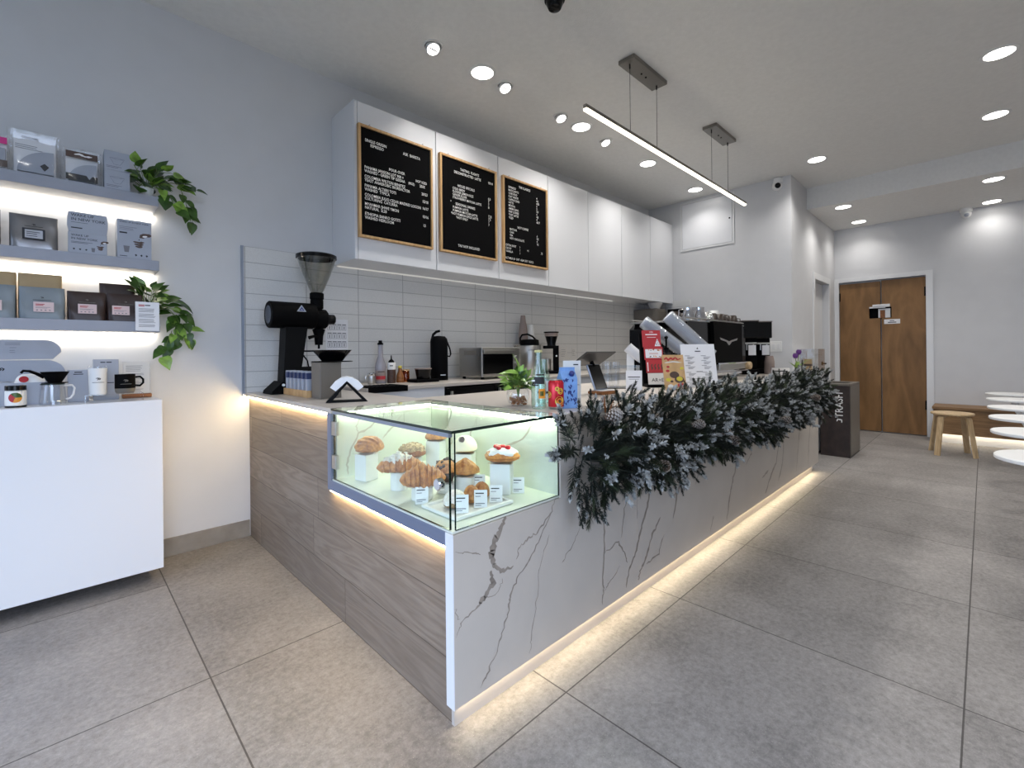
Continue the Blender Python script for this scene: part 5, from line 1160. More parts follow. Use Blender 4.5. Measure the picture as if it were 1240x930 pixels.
MB().lathe([(0, 0), (.030, 0), (.031, .004), (.031, .10), (.031, .148), (.028, .152), (0, .152)], 26, mats=[0, 0, 0, 1, 1, 1]).build('body', [M_choc, M_offwhite], t, smooth=True)
MB().lathe([(0, .150), (.022, .150), (.022, .16), (.012, .172), (.006, .176), (.003, .205), (0, .206)], 20).build('cap', M_black, t, smooth=True)
b = MB(); b.box(-.012, .012, -.0322, -.031, .125, .132); b.build('print', M_ink, t)
t = thing('honey_bottle', 'amber honey bottle between the sauce bottle and the black cup', 'bottle', (1.845, 3.10, ZB2))
MB().lathe([(0, 0), (.028, 0), (.030, .01), (.028, .05), (.014, .085), (.013, .11), (0, .11)], 24).build('body', M_walnut, t, smooth=True); MB().lathe([(0, .108), (.015, .108), (.014, .125), (0, .127)], 18).build('cap', M_yellow, t, smooth=True)
t = thing('amber_jar', 'small amber glass jar beside the black cup', 'jar', (1.905, 3.12, ZB2))
MB().lathe([(0, 0), (.028, 0), (.030, .01), (.030, .085), (.027, .09), (.027, .07), (.027, .006), (0, .004)], 24).build('body', M_amber, t, smooth=True)
MB().lathe([(.0265, .086), (.031, .086), (.031, .096), (.0265, .096)], 24).build('rim', M_oak, t, smooth=True)
t = thing('knock_box', 'black round tub with pale rim on a black slab on the back counter', 'tub', (1.985, 3.0, ZB2))
MB().box(-.10, .10, -.07, .07, 0, .022, bevel=.004).build('slab', M_black, t); MB().lathe([(0, .022), (.050, .022), (.064, .10), (.060, .10), (.046, .03), (0, .028)], 28).build('tub', M_gloss, t, smooth=True); MB().lathe([(.058, .098), (.066, .098), (.066, .104), (.058, .104)], 28).build('rim', M_cup, t, smooth=True)
t = thing('airpot', 'black airpot coffee flask on the back counter left of the oven', 'airpot', (2.205, 3.10, ZB2), fc(2.2, 3.1))
MB().lathe([(0, 0), (.068, 0), (.070, .005), (.070, .315), (.066, .335), (.048, .355), (0, .36)], 32).build('body', M_black, t, smooth=True)
MB().tube([(-.055, 0, .335), (-.045, -.0, .37), (-.02, -.0, .392), (.01, -.0, .400)], [.010, .011, .011, .010], 10).build('pump_lever', M_black, t, smooth=True)
MB().tube([(.066, 0, .31), (.088, 0, .25), (.094, 0, .21), (.085, 0, .19), (.068, 0, .195)], .006, 8).build('carry_handle', M_black, t, smooth=True)
MB().box(.01, .05, -.0705, -.062, .040, .047).build('badge', M_steel, t)
t = thing('toaster_oven', 'steel countertop toaster oven with dark glass door on the back counter', 'oven', (2.655, 2.99, ZB2), 0)
ow, od, oh = .43, .30, .262
b = MB(); b.box(-ow/2, ow/2, -od/2, od/2, .02, oh, bevel=.006); b.build('body', M_steel, t)
dr = MB().box(-ow/2 + .01, ow/2 - .09, -od/2 - .012, -od/2, .045, oh - .055, bevel=.003).build('door', M_gloss, t)
MB().box(-ow/2, ow/2 - .08, -od/2 - .03, -od/2, oh - .045, oh - .02, bevel=.004).build('handle', M_steel, dr); MB().box(-ow/2 + .01, ow/2 - .09, -od/2 - .014, -od/2 - .002, .030, .044).build('door_trim', M_steel, dr)
for z in (.08, .13, .18): MB().cyl(.016, 0, .018, 18, M=loc(ow/2 - .045, -od/2, z, rx=R(90)), bevel=.002).build('knob', M_steel, t)
for x in (-ow/2 + .03, ow/2 - .03):
    for y in (-.12, .12): MB().cyl(.014, 0, .02, 12, M=loc(x, y, 0)).build('foot', M_black, t)
b = MB(); b.box(-ow/2 - .001, -ow/2, -.08, .08, .20, .235); b.build('vent', M_taupe, t)
t = thing('airpot', 'steel airpot flask with black carry handle behind the leafy cutting', 'airpot', (3.20, 3.03, ZB2), fc(3.2, 3.03))
MB().lathe([(0, 0), (.085, 0), (.088, .006), (.088, .275), (.084, .285), (0, .285)], 34).build('body', M_steel, t, smooth=True)
MB().lathe([(0, .285), (.090, .285), (.092, .30), (.088, .335), (.07, .342), (0, .342)], 34).build('lid', M_black, t, smooth=True)
MB().tube([(-.086, 0, .30), (-.088, 0, .355), (-.07, 0, .385), (-.02, 0, .392), (.03, 0, .37), (.075, 0, .32)], .009, 10).build('carry_handle', M_black, t, smooth=True)
b = MB(); b.text('LUXUS', .02, loc(.02, -.0895, .235), 0, 'CENTER'); b.build('lettering', M_ink, t)
for k in range(6):
    c = thing('paper_cup', '%s brown paper cup of the tall stack behind the steel airpot' % ['lowest', 'second', 'third', 'fourth', 'fifth', 'topmost'][k], 'cup', (3.29, 3.20, ZB2 + (.30 + .022*k if k < 5 else .5065)), 0, 'tall stack of brown paper cups')
    f = 1 if k < 5 else .66
    MB().lathe([(0, .118*f), (.034*f, .118*f), (.046*f, .004), (.048*f, 0), (.0455*f, 0), (.033*f, .114*f), (0, .115*f)], 24).build('body', M_cup, c, smooth=True)
for k in range(5):
    c = thing('paper_cup', '%s white paper cup of the stack behind the brown cups' % ['lowest', 'second', 'third', 'fourth', 'topmost'][k], 'cup', (3.41, 3.22, ZB2 + .30 + .020*k), 0, 'stack of white paper cups at the tiles')
    MB().lathe([(0, .118), (.034, .118), (.046, .004), (.048, 0), (.0455, 0), (.033, .114), (0, .115)], 24).build('body', M_white, c, smooth=True)
t = thing('cup_shelf', 'small steel rack carrying the brown and white cup stacks', 'rack', (3.34, 3.2, ZB2))
b = MB(); b.box(-.12, .14, -.07, .07, .290, .2995); [b.box(x - .006, x + .006, y - .006, y + .006, 0, .290) for x in (-.11, .13) for y in (-.06, .06)]; b.build('rack', M_steel, t)
t = thing('coffee_grinder', 'small black coffee grinder with pale hopper collar against the tiles', 'grinder', (3.60, 3.10, ZB2), fc(3.6, 3.1))
b = MB(); b.box(-.06, .075, -.08, .07, 0, .03, bevel=.005).box(.015, .075, -.03, .07, .03, .27, bevel=.008).box(-.085, .075, -.06, .06, .255, .285, bevel=.004); b.build('body', M_black, t)
MB().lathe([(0, .285), (.045, .285), (.042, .30), (.062, .375), (.062, .38), (0, .38)], 28).build('hopper', M_gloss, t, smooth=True); MB().lathe([(.0, .38), (.068, .38), (.068, .415), (0, .415)], 28).build('collar', M_cup, t, smooth=True); MB().lathe([(0, .415), (.076, .415), (.076, .427), (0, .427)], 28).build('lid', M_black, t, smooth=True)
MB().lathe([(0, .01), (.03, .01), (.033, .02), (.033, .13), (0, .13)], 22, M=loc(-.04, -.02, .02)).build('grounds_cup', M_steel, t, smooth=True)
MB().cyl(.009, 0, .006, 14, M=loc(.05, -.031, .18, rx=R(90))).build('dial', M_white, t)
t = thing('ice_machine', 'tall grey cabinet at the far end of the back counter under the wall cabinets', 'cabinet', (5.625, 3.115, ZB2))
MB().box(-.125, .125, -.16, .165, 0, .775, bevel=.006).build('body', M_taupe, t); MB().box(-.115, .115, -.175, -.16, .03, .745, bevel=.004).build('door', M_taupe, t)
t = thing('basket', 'white woven basket on top of the tall grey cabinet', 'basket', (5.615, 3.03, ZB2 + .776))
b = MB()
for k in range(7):
    r0 = .058 + .006*k; b.tube([(1.1*r0*math.cos(a*math.pi/12), .9*r0*math.sin(a*math.pi/12), .006 + .0105*k) for a in range(25)], .006, 6)
b.lathe([(0, 0), (.055, 0), (.055, .006), (0, .006)], 20); b.build('woven_body', M_offwhite, t, smooth=True)
t = thing('speaker_box', 'black box standing at the partition wall beyond the grey cabinet', 'box', (5.845, 2.80, ZB2))
MB().box(-.09, .09, -.09, .13, 0, .77, bevel=.004).build('body', M_matte, t); MB().box(-.08, .08, -.096, -.09, .03, .74, bevel=.003).build('front_panel', M_black, t)
t = thing('recipe_sheet', 'white printed recipe sheet taped to the tiles behind the black grinder', 'paper', (1.442, 3.2885, 1.185))
MB().box(-.082, .082, -.001, .0005, 0, .222).build('sheet', M_paper, t)
b = MB(); rn = random.Random(6)
for r_ in range(3):
    for c_ in range(4):
        x, z = -.07 + .036*c_, .155 - .062*r_
        b.box(x, x + .030, -.0016, -.001, z + .026, z + .032)
        for (a0, a1, b0, b1) in ((0, .03, -.012, -.010), (0, .03, .020, .022), (0, .002, -.012, .02), (.028, .03, -.012, .02)): b.box(x + a0, x + a1, -.0016, -.001, z + b0, z + b1)
        b.box(x + .012, x + .018, -.0016, -.001, z - .006, z + .016)
b.build('print', M_inkgrey, t)
for k, (x, z, w, h, lb) in enumerate(((4.03, 1.09, .12, .12, 'larger paper note taped to the tiles, above the narrow off-white sign card'), (4.21, 1.10, .07, .10, 'smaller paper note taped to the tiles right of the larger note'))):
    t = thing('wall_note', lb, 'paper', (x, 3.2885, z), 0, 'notes on the tiles')
    MB().box(-w/2, w/2, -.001, .0005, 0, h).build('sheet', M_offwhite, t); b = MB(); lines(b, -w*.4, w*.35, [h*.15*q for q in range(1, 6)], -.0011, 0, .003, .4, k); b.build('print', M_inkgrey, t)
# ------------------------------------------------------------------ pastries in the case
ZD = .6065
def riser(x, y, w, h, label, rz=.5, rd=False):
    t = thing('pastry_riser', label, 'riser', (x, y, ZD), rz, 'white pastry risers in the glass case')
    b = MB()
    if rd: b.cyl(w/2, 0, h, 28, bevel=.002)
    else: b.box(-w/2, w/2, -w/2, w/2, 0, h, bevel=.003)
    b.build('block', M_white, t, smooth=rd)
    MB().box(-w/2 - .008, w/2 + .008, -w/2 - .008, w/2 + .008, h, h + .003, bevel=.001).build('top_plate', M_acryl, t)
    return ZD + h + .0032
def blob(fn, nu=40, nv=24):
    return MB().surf(fn, nu, nv, wu=True)
def ell(rx, ry, rz, p=1.0, disp=None, flat=.35):
    """rounded loaf: u around, v from bottom to top; flattened underside"""
    def fn(u, v):
        a = 2*math.pi*u; e = math.pi*(v - .5); ce, se = math.cos(e), math.sin(e)
        if se < 0: se *= flat
        d = 1 + (disp(a, e) if disp else 0)
        sx = math.copysign(abs(math.cos(a))**p, math.cos(a)); sy = math.copysign(abs(math.sin(a))**p, math.sin(a))
        return (rx*ce*sx*d, ry*ce*sy*d, rz*(se*d + flat))
    return fn
def cap(f, v0, out, up, ragged=0, seed=0):
    """topping shell over the upper part of a loaf"""
    r = random.Random(seed); ph = [r.uniform(0, 6.28) for _ in range(3)]
    def fn(u, v):
        e = v0 + ragged*(math.sin(5*2*math.pi*u + ph[0]) + .6*math.sin(9*2*math.pi*u + ph[1]))
        x, y, z = f(u, e + (1 - e)*v)
        k = out if v > .08 else .2*out
        return (x*(1 + k), y*(1 + k), z + up*(min(1, v*6)))
    return fn
def croissant(L_, Rr, bend, ridges, sd=1):
    rn = random.Random(sd); ph = rn.uniform(0, 6)
    def fn(u, v):
        t = 2*v - 1; a = 2*math.pi*u
        r = Rr * (max(0, 1 - abs(t)**1.7))**.72 + .006*(1 - abs(t)**6)
        seg = (abs(t) * ridges) % 1.0
        r *= (.86 + .22*(1 - seg)**1.1) * (1 + .16*math.exp(-(t/.3)**2)) * (1 + .03*math.sin(7*a + 11*t))
        cx = L_/2*t; cy = bend*t*t
        y = cy + r*1.05*math.cos(a); z = r*math.sin(a)
        z = max(z, -.55*Rr)
        return (cx + .25*r*math.cos(a)*t, y, z + .55*Rr)
    return fn
zt = riser(.952, 1.885, .070, .114, 'tall white riser under the swirl bun', .25)
t = thing('swirl_bun', 'round golden swirl bun at the hinge end of the case', 'pastry', (.965, 1.882, zt), fc(.965, 1.882))
def swirl(a, e):
    x, z = math.cos(a)*math.cos(e), math.sin(e); r = math.hypot(x + .45, z + .25); th = math.atan2(z + .25, x + .45)
    return .05*math.sin(26*r + 1.0*th) * (1 if math.sin(a) < .2 and x < .55 else .15)
blob(ell(.062, .050, .052, .9, swirl), 80, 44).build('crust', M_croiss, t, smooth=True, angle=80)
zt = riser(.975, 1.655, .068, .074, 'white riser under the sugared croissant', .7, True)
t = thing('almond_croissant', 'croissant dusted with sugar and almonds behind the plain croissant', 'pastry', (.975, 1.650, zt), fc(.975, 1.65) + .1)
f1 = croissant(.182, .036, -.018, 4, 3)
blob(f1, 28, 60).build('crust', M_croiss, t, smooth=True, angle=80)
b = MB(); rn = random.Random(2)
def sug(u, v):
    t_ = v*1.25 - .70; w_ = .17 + .025*math.sin(23*v) + .02*math.sin(41*v + 1); uu = .25 + (u - .5)*2*w_*min(1, 4*v + .15, 4*(1 - v) + .15); vv = (t_ + 1)/2
    x, y, z = f1(uu, vv); return (x, y, z + (.0022 if .03 < u < .97 else -.001) + .0012*math.sin(40*v + 9*u))
b.surf(sug, 12, 40)
b.build('sugar_topping', M_sugar, t, smooth=True)
b = MB()
for k in range(26):
    x, y, z = f1(rn.uniform(.16, .36), rn.uniform(.2, .72)); b.box(-.006, .006, -.004, .004, 0, .0015, 0, M=loc(x, y, z + .003, rx=rn.uniform(-.6, .6), rz=rn.uniform(0, 3)))
b.build('almond_flakes', M_offwhite, t)
zt = riser(.970, 1.480, .080, .052, 'low white riser under the plain croissant', .75, True)
t = thing('croissant', 'plain golden ridged croissant in the front of the case', 'pastry', (.970, 1.475, zt), fc(.97, 1.475) + .05)
blob(croissant(.172, .042, -.012, 5, 5), 32, 90).build('crust', M_croiss, t, smooth=True, angle=80)
zt = riser(1.165, 1.862, .070, .064, 'white riser under the nut bun at the back', .4)
t = thing('nut_bun', 'dark bun covered with chopped nuts at the back of the case', 'pastry', (1.165, 1.86, zt), fc(1.165, 1.86))
f1 = ell(.064, .046, .046, .7); blob(f1).build('crust', M_dark, t, smooth=True, angle=80)
blob(cap(f1, .60, .03, .002, .02, 4), 44, 14).build('nut_topping', M_nuts, t, smooth=True, angle=80)
b = MB(); rn = random.Random(9)
for k in range(60):
    x, y, z = f1(rn.random(), rn.uniform(.66, .98)); q = rn.uniform(.003, .006); b.box(-q, q, -q*.7, q*.7, 0, q, M=loc(x, y, z, rx=rn.uniform(-1, 1), rz=rn.uniform(0, 3)))
b.build('nuts', M_nuts, t)
zt = riser(1.285, 1.840, .072, .131, 'tallest white riser in the back corner of the case', .5)
t = thing('flat_pastry', 'flat pinkish pastry on the tallest riser in the back corner', 'pastry', (1.283, 1.832, zt), fc(1.29, 1.825))
blob(ell(.054, .045, .034, .8)).build('crust', M_bun, t, smooth=True, angle=80)
zt = riser(1.085, 1.487, .070, .040, 'low white riser under the muffin', .6, True)
t = thing('muffin', 'chocolate chip muffin in a dark paper case behind the door lock', 'pastry', (1.085, 1.487, zt), fc(1.08, 1.487))
b = MB(); n = 40; b.lathe([(0, 0), (.026, 0), (.036, .040), (.034, .040), (0, .036)], n); b.v = [(x*(1 + .04*math.cos(20*math.atan2(y, x))), y*(1 + .04*math.cos(20*math.atan2(y, x))), z) for x, y, z in b.v]; b.build('paper_case', M_brown, t)
f1 = ell(.045, .045, .040, 1.0, lambda a, e: .05*math.sin(5*a + 1)*math.cos(3*e), .3)
b = blob(lambda u, v: (lambda q: (q[0], q[1], q[2] + .032))(f1(u, v))); b.build('muffin_top', M_bun, t, smooth=True, angle=80)
b = MB(); rn = random.Random(3)
for k in range(22):
    x, y, z = f1(rn.random(), rn.uniform(.6, .97)); q = rn.uniform(.003, .0055); b.box(-q, q, -q, q, -q, q, bevel=.001, M=loc(x, y, z + .033, rx=rn.random(), rz=rn.random()))
b.build('chocolate_chips', M_choc, t)
zt = riser(1.262, 1.590, .078, .112, 'tall white riser under the cream iced bun', .6)
t = thing('iced_bun', 'round bun under thick cream icing by the back wall of the case', 'pastry', (1.262, 1.588, zt), fc(1.262, 1.588))
f1 = ell(.051, .048, .055, .9, None, .25); blob(f1).build('crust', M_bun, t, smooth=True, angle=80); blob(cap(f1, .34, .045, .002, .05, 3), 60, 20).build('icing', M_icing, t, smooth=True, angle=80)
zt = riser(1.150, 1.450, .074, .060, 'white riser under the scone', .55, True)
t = thing('scone', 'pointed golden scone between the muffin and the strawberry danish', 'pastry', (1.150, 1.447, zt), fc(1.15, 1.447))
blob(lambda u, v: (lambda q: (q[0]*1.05, q[1], q[2]*(1.12 - .28*abs(q[0])/.05)))(ell(.054, .044, .044, 1.0, lambda a, e: .05*math.sin(7*a)*math.sin(5*e + a), .3)(u, v)), 48, 28).build('crust', M_bun, t, smooth=True, angle=80)
zt = riser(1.235, 1.325, .080, .118, 'tall white riser under the strawberry danish', .62)
t = thing('strawberry_danish', 'cream iced danish topped with red strawberries', 'pastry', (1.235, 1.322, zt), fc(1.235, 1.322) + .2)
f1 = ell(.064, .056, .032, .5, lambda a, e: .03*math.cos(4*a) + .03*math.sin(16*e), .6); blob(f1, 48, 40).build('crust', M_croiss, t, smooth=True, angle=80)
blob(cap(f1, .66, .015, .003, .05, 6), 60, 16).build('icing', M_paper, t, smooth=True, angle=80)
b = MB(); rn = random.Random(12)
for k in range(12):
    x, y = rn.uniform(-.024, .024), rn.uniform(-.020, .018); q = rn.uniform(.009, .013)
    b.surf(lambda u, v: (x + q*math.cos(6.2832*u)*math.sin(3.1416*v), y + q*math.sin(6.2832*u)*math.sin(3.1416*v), .056 + q*.7*math.cos(3.1416*v)), 10, 7, wu=True)
b.build('strawberries', M_berry, t, smooth=True)
t = thing('serving_tray', 'white rectangular serving tray at the front corner of the case', 'tray', (1.04, 1.295, ZD))
b = MB(); b.box(-.118, .118, -.088, .088, 0, .004, bevel=.0015)
for (x0, x1, y0, y1) in ((-.13, .13, -.100, -.088), (-.13, .13, .088, .100), (-.13, -.118, -.088, .088), (.118, .13, -.088, .088)): b.box(x0, x1, y0, y1, .001, .013, bevel=.002)
b.build('tray', M_white, t)
zt = ZD + .0045
def bun(at, label, rx, ry, rz_, m, name, sugar=None):
    t = thing(name, label, 'pastry', at, fc(at[0], at[1]), 'pastries on the serving tray')
    f1 = ell(rx, ry, rz_, .75, lambda a, e: .02*math.sin(4*a + 2*e), .4); blob(f1).build('crust', m, t, smooth=True, angle=80)
    if sugar: blob(cap(f1, .50, .02, .0015, .04, 5), 50, 14).build('sugar_topping', sugar, t, smooth=True, angle=80)
bun((.985, 1.300, zt), 'sugar dusted dark bun on the serving tray', .040, .034, .044, M_nuts, 'sugared_bun', M_sugar)
bun((1.060, 1.300, zt), 'small brown bun on the serving tray, next to the sugar dusted one', .030, .030, .045, M_bun, 'small_bun')
bun((1.122, 1.315, zt), 'small brown bun on the serving tray, at the end by the danish', .030, .030, .043, M_bun, 'small_bun')
def price(x, y, z, label, w=.046, h=.060, wide=False):
    t = thing('price_card', label, 'price card', (x, y, z), fc(x, y) - .05, 'white price cards in the pastry case')
    Mc = loc(0, 0, .002, rx=R(-16))
    MB().box(-w/2, w/2, -.0008, .0008, 0, h, M=Mc).build('card', M_paper, t)
    MB().box(-w/2, w/2, -.004, .022, 0, .003).build('foot', M_acryl, t)
    b = MB(); b.box(-w*.40, w*.25, -.0012, -.0008, h*.78, h*.84, M=Mc); b.box(-w*.40, -.0, -.0012, -.0008, h*.62, h*.66, 1, M=Mc); b.box(-w*.40, w*.32, -.0012, -.0008, h*.22, h*.27, 1, M=Mc); b.box(-w*.40, w*.05, -.0012, -.0008, h*.12, h*.16, 1, M=Mc)
    b.build('print', [M_ink, M_inkgrey], t)
price(.930, 1.423, ZD, 'price card standing before the plain croissant riser')
price(1.185, 1.403, ZD, 'price card standing below the scone')
price(1.262, 1.262, ZD, 'price card standing before the strawberry danish riser')
price(.962, 1.232, zt, 'price card on the serving tray before the sugar dusted bun')
price(1.042, 1.228, zt, 'price card on the serving tray before the nearer brown bun')
price(1.118, 1.232, zt, 'price card on the serving tray at its far end')

# ------------------------------------------------------------------ pine garland along the counter edge
import numpy as np
rg = np.random.default_rng(21)
def sprig(n, Ls, nl, w, spread, bare=.05, fuzz=.25, frost0=2.0):
    """needle quads (n,4,3) along +x and a mask of frosted needles"""
    t = np.linspace(bare, 1.0, n) ; a = rg.uniform(0, 2*np.pi, n)
    base = np.stack([t*Ls, np.zeros(n), np.zeros(n)], 1)
    out = np.stack([np.zeros(n), np.cos(a), np.sin(a)], 1); fw = np.array([1., 0, 0])
    k = (spread*(1 - .55*t))[:, None] * (1 + fuzz*rg.uniform(-1, 1, (n, 1)))
    d = fw*np.sqrt(np.maximum(.02, 1 - np.minimum(k, .98)**2)) + out*k; d /= np.linalg.norm(d, axis=1, keepdims=True)
    ln = (nl*(1 - .35*t)*rg.uniform(.75, 1.2, n))[:, None]
    sd = np.cross(d, out); s_ = np.linalg.norm(sd, axis=1, keepdims=True); sd = sd/np.maximum(s_, 1e-6) * w/2
    m = base + d*ln*.5
    return np.stack([base, m + sd, base + d*ln, m - sd], 1), t > frost0
protos = [sprig(92, .066, .024, .0030, .98), sprig(100, .074, .021, .0034, 1.0), sprig(110, .060, .046, .0018, .7, fuzz=.5)]
tipp = [sprig(44, .024, .014, .0046, 1.0, bare=0, fuzz=.4), sprig(38, .020, .015, .0052, 1.0, bare=0, fuzz=.4)]
def basis(d):
    d = d/np.linalg.norm(d); u = rg.normal(size=3); y = np.cross(u, d); y /= np.linalg.norm(y); z = np.cross(d, y)
    return np.stack([d, y, z])          # rows
dark, olive, frost = [], [], []; twig = MB()
def add_sprig(p, d, kind, sc, fr):
    B = basis(d); q = protos[kind][0]*sc
    (olive if kind == 2 else dark).append(q @ B + p)
    Ls = (.066, .074, .060)[kind]*sc
    twig.tube([tuple(p - B[0]*.02), tuple(p + B[0]*Ls)], [.0024, .001], 4)
    if fr:
        q2 = tipp[rg.integers(2)][0]*sc*fr; frost.append(q2 @ B + p + B[0]*Ls*.84)
def path(X):
    return np.array([X, 1.045 + .015*math.sin(5*X), .765 + .02*math.sin(3.1*X + 1) - .025*math.exp(-((X - 2.1)/.35)**2)])
NS = 2300
for i in range(NS):
    X = 1.375 + (4.72 - 1.375)*(i + rg.random())/NS
    c0 = path(X); a = rg.uniform(-.62*np.pi, .62*np.pi)   # 0 is straight out from the counter (-y)
    rad = .150*rg.random()**.38*(1 + .22*math.sin(9*X + 3*a) + .14*math.sin(21*X - 2*a))
    off = np.array([0, -math.cos(a)*.85, 1.05*math.sin(a)])*rad
    p = c0 + off
    d = np.array([rg.normal()*.85 - .15, -math.cos(a) - .25, 1.15*math.sin(a) + rg.normal()*.45]); d /= np.linalg.norm(d)
    p[1] = min(p[1], 1.105)
    if p[1] + d[1]*.1 > 1.112 and p[2] < .93: d[1] = -abs(d[1])
    k = 2 if rg.random() < .16 else int(rg.integers(2))
    add_sprig(p, d, k, rg.uniform(.75, 1.15), rg.uniform(1.0, 1.9) if (k < 2 and rg.random() < .38) else 0)
# sprigs lying on the counter edge, drooping ones, and the near end over the glass
for (x, y, z, dx, dy, dz, sc, k) in ((1.66, 1.10, .90, -.1, -.1, 1, .9, 0), (1.97, 1.10, .90, .2, -.2, 1, .9, 1), (2.32, 1.10, .90, 0, -.1, 1, 1.0, 0), (2.62, 1.10, .91, -.2, .1, 1, 1.0, 1), (3.05, 1.10, .91, .1, 0, 1, 1.1, 0), (3.4, 1.10, .91, .2, 0, 1, 1.1, 1), (1.75, 1.03, .66, .1, -.2, -1, 1.2, 0), (1.80, 1.02, .64, -.2, -.1, -1, 1.1, 1), (2.20, 1.02, .62, .3, -.2, -1, 1.3, 0), (2.26, 1.0, .60, .5, -.2, -.9, 1.2, 1), (2.45, 1.02, .62, .8, -.2, -.4, 1.2, 2), (2.86, 1.02, .62, .2, -.2, -1, 1.2, 0), (3.6, 1.02, .62, .1, -.2, -1, 1.2, 1), (1.45, 1.04, .68, -.1, -.1, -1, 1.1, 0), (1.42, 1.03, .66, .2, -.2, -1, 1.0, 1), (1.50, 1.04, .64, .1, -.1, -1, 1.0, 0),
        (1.36, 1.07, .79, -1, -.12, .05, 2.0, 0), (1.35, 1.06, .79, -1, -.1, -.08, 1.6, 1), (1.36, 1.07, .82, -.75, -.1, .7, 2.0, 0), (1.36, 1.08, .84, -.6, -.1, .8, 1.7, 1), (1.36, 1.06, .74, -.45, -.15, -.8, 1.7, 0), (1.38, 1.06, .70, -.2, -.15, -.9, 1.5, 1), (1.42, 1.08, .90, -.3, -.1, 1, 1.0, 0), (1.40, 1.06, .74, -.6, -.2, -.7, 1.1, 1), (1.44, 1.06, .88, -.5, -.3, .4, 1.0, 0), (1.42, 1.05, .78, -.5, -.6, .2, 1.0, 0)):
    add_sprig(np.array([x, y, z]), np.array([dx, dy, dz], float), k, sc, 1.0 if (k < 2 and rg.random() < .75) else 0)
t = thing('pine_garland', 'long frosted artificial pine garland with cones draped along the counter edge', 'garland', (1.40, 1.06, .78))
def quads(name, arrs, m):
    A = np.concatenate(arrs).astype(np.float32); n = len(A); me = bpy.data.meshes.new(name)
    me.vertices.add(4*n); me.vertices.foreach_set('co', (A.reshape(-1, 3) - np.array([1.40, 1.06, .78], np.float32)).ravel())
    me.loops.add(4*n); me.loops.foreach_set('vertex_index', np.arange(4*n, dtype=np.int32))
    me.polygons.add(n); me.polygons.foreach_set('loop_start', np.arange(0, 4*n, 4, dtype=np.int32))
    me.update(calc_edges=True); me.materials.append(m)
    o = bpy.data.objects.new(name, me); C.objects.link(o); o.parent = t; o['kind'] = 'stuff'; return o
quads('needles', dark, M_needle); quads('needles', olive, M_needle2); o = quads('frosted_tips', frost, M_frost); o['label'] = 'white frosted needle tips'
twig.tube([tuple(path(1.42 + .05*k) + np.array([0, .01, 0])) for k in range(66)], [min(.075 + .012*math.sin(2.3*k), .01 + .014*k, .01 + .014*(65 - k)) for k in range(66)], 10)  # dark core added, standing for the shade deep between the sprigs
twig.build('stem', M_needle, t, world=True)
def pine_cone(p, d, sc):
    x = Vector(d).normalized(); y = x.orthogonal().normalized(); z = x.cross(y); Mx = Matrix.Translation(p) @ Matrix((y, z, x)).transposed().to_4x4()
    b = MB(); n = 64
    for i in range(n):
        f = i/n; a = i*2.39996; r = sc*.021*math.sin(math.pi*(.12 + .80*f))**.8; zz = sc*.055*f
        Ms = Mx @ loc(0, 0, zz, rz=a) @ Matrix.Translation((r*.4, 0, 0)) @ Matrix.Rotation(R(-35 + 20*f), 4, 'Y')
        q = sc*.011*(.5 + .7*math.sin(math.pi*f))
        b.add([(0, -q*.3, 0), (q, -q*.5, .002), (q, q*.5, .002), (0, q*.3, 0), (q*.7, 0, -.003), (q*1.35, -q*.35, .005), (q*1.35, q*.35, .005)], [(0, 1, 2, 3), (0, 4, 1), (2, 4, 3)], 0, Ms)
        b.add([(q, -q*.5, .002), (q*1.35, -q*.35, .005), (q*1.35, q*.35, .005), (q, q*.5, .002), (q*1.0, 0, -.001)], [(0, 1, 2, 3), (0, 4, 1), (1, 4, 2), (2, 4, 3)], 1, Ms)
    b.tube([(0, 0, 0), (0, 0, sc*.05)], sc*.006, 6, M=Mx)
    b.build('pine_cone', [M_cone, M_conetip], t, world=True)
for (p, d, s_) in (((1.44, .985, .905), (.9, -.6, .3), 1.2), ((2.30, .915, .74), (.3, -1, .1), 1.2), ((2.42, .915, .71), (-.2, -1, -.2), 1.1), ((3.2, .90, .72), (.2, -1, 0), 1.2), ((2.02, .92, .82), (.2, -1, .2), 1.0), ((3.95, .90, .80), (-.3, -1, .1), 1.2), ((1.72, .93, .70), (-.2, -1, -.1), 1.1)): pine_cone(p, d, s_)
b = MB(); rn = random.Random(31)
for k in range(9):
    p = Vector((1.56, 1.06, .88)); pts = [p]; d = Vector((rn.uniform(-.3, 1.1), rn.uniform(-.2, .2), rn.uniform(.5, 1.2))).normalized()
    for q in range(4): pts.append(pts[-1] + d*.024); d = (d + Vector((rn.uniform(-.3, .3), 0, rn.uniform(-.3, .2)))).normalized()
    b.tube(pts, [.002, .0018, .0016, .0014, .001], 5)
b.build('bare_twigs', M_walnut, t, world=True)

# ------------------------------------------------------------------ far end of the room
t = thing('trash_bin', 'tall dark brown bin lettered trash beyond the end of the counter', 'bin', (5.975, 1.0, 0))
b = MB(); b.box(0, .525, .0, .268, 0, .765, bevel=.004); b.build('body', mat('dark_stained_wood', rgb(46, 34, 30), .4, var=.4, vscale=14), t)
MB().box(.02, .526, -.004, .0, .02, .76).build('side_panel', M_taupe, t)
b = MB(); b.box(-.002, .527, -.004, .04, .765, .785).box(-.002, .527, .228, .27, .765, .785).box(-.002, .10, .04, .228, .765, .785).box(.42, .527, .04, .228, .765, .785); b.build('lid', M_taupe, t)
b = MB(); Mt = loc(-.0015, .062, .42, rz=R(-90)) @ Matrix.Rotation(R(-90), 4, 'Y'); b.text('TRASH', .098, Mt, 0, 'LEFT', .92); b.strip([(-.05, .01, .012), (-.02, .01, .012), (-.015, .045, .012), (-.04, .055, .01)], Mt); b.build('lettering', M_letter, t)
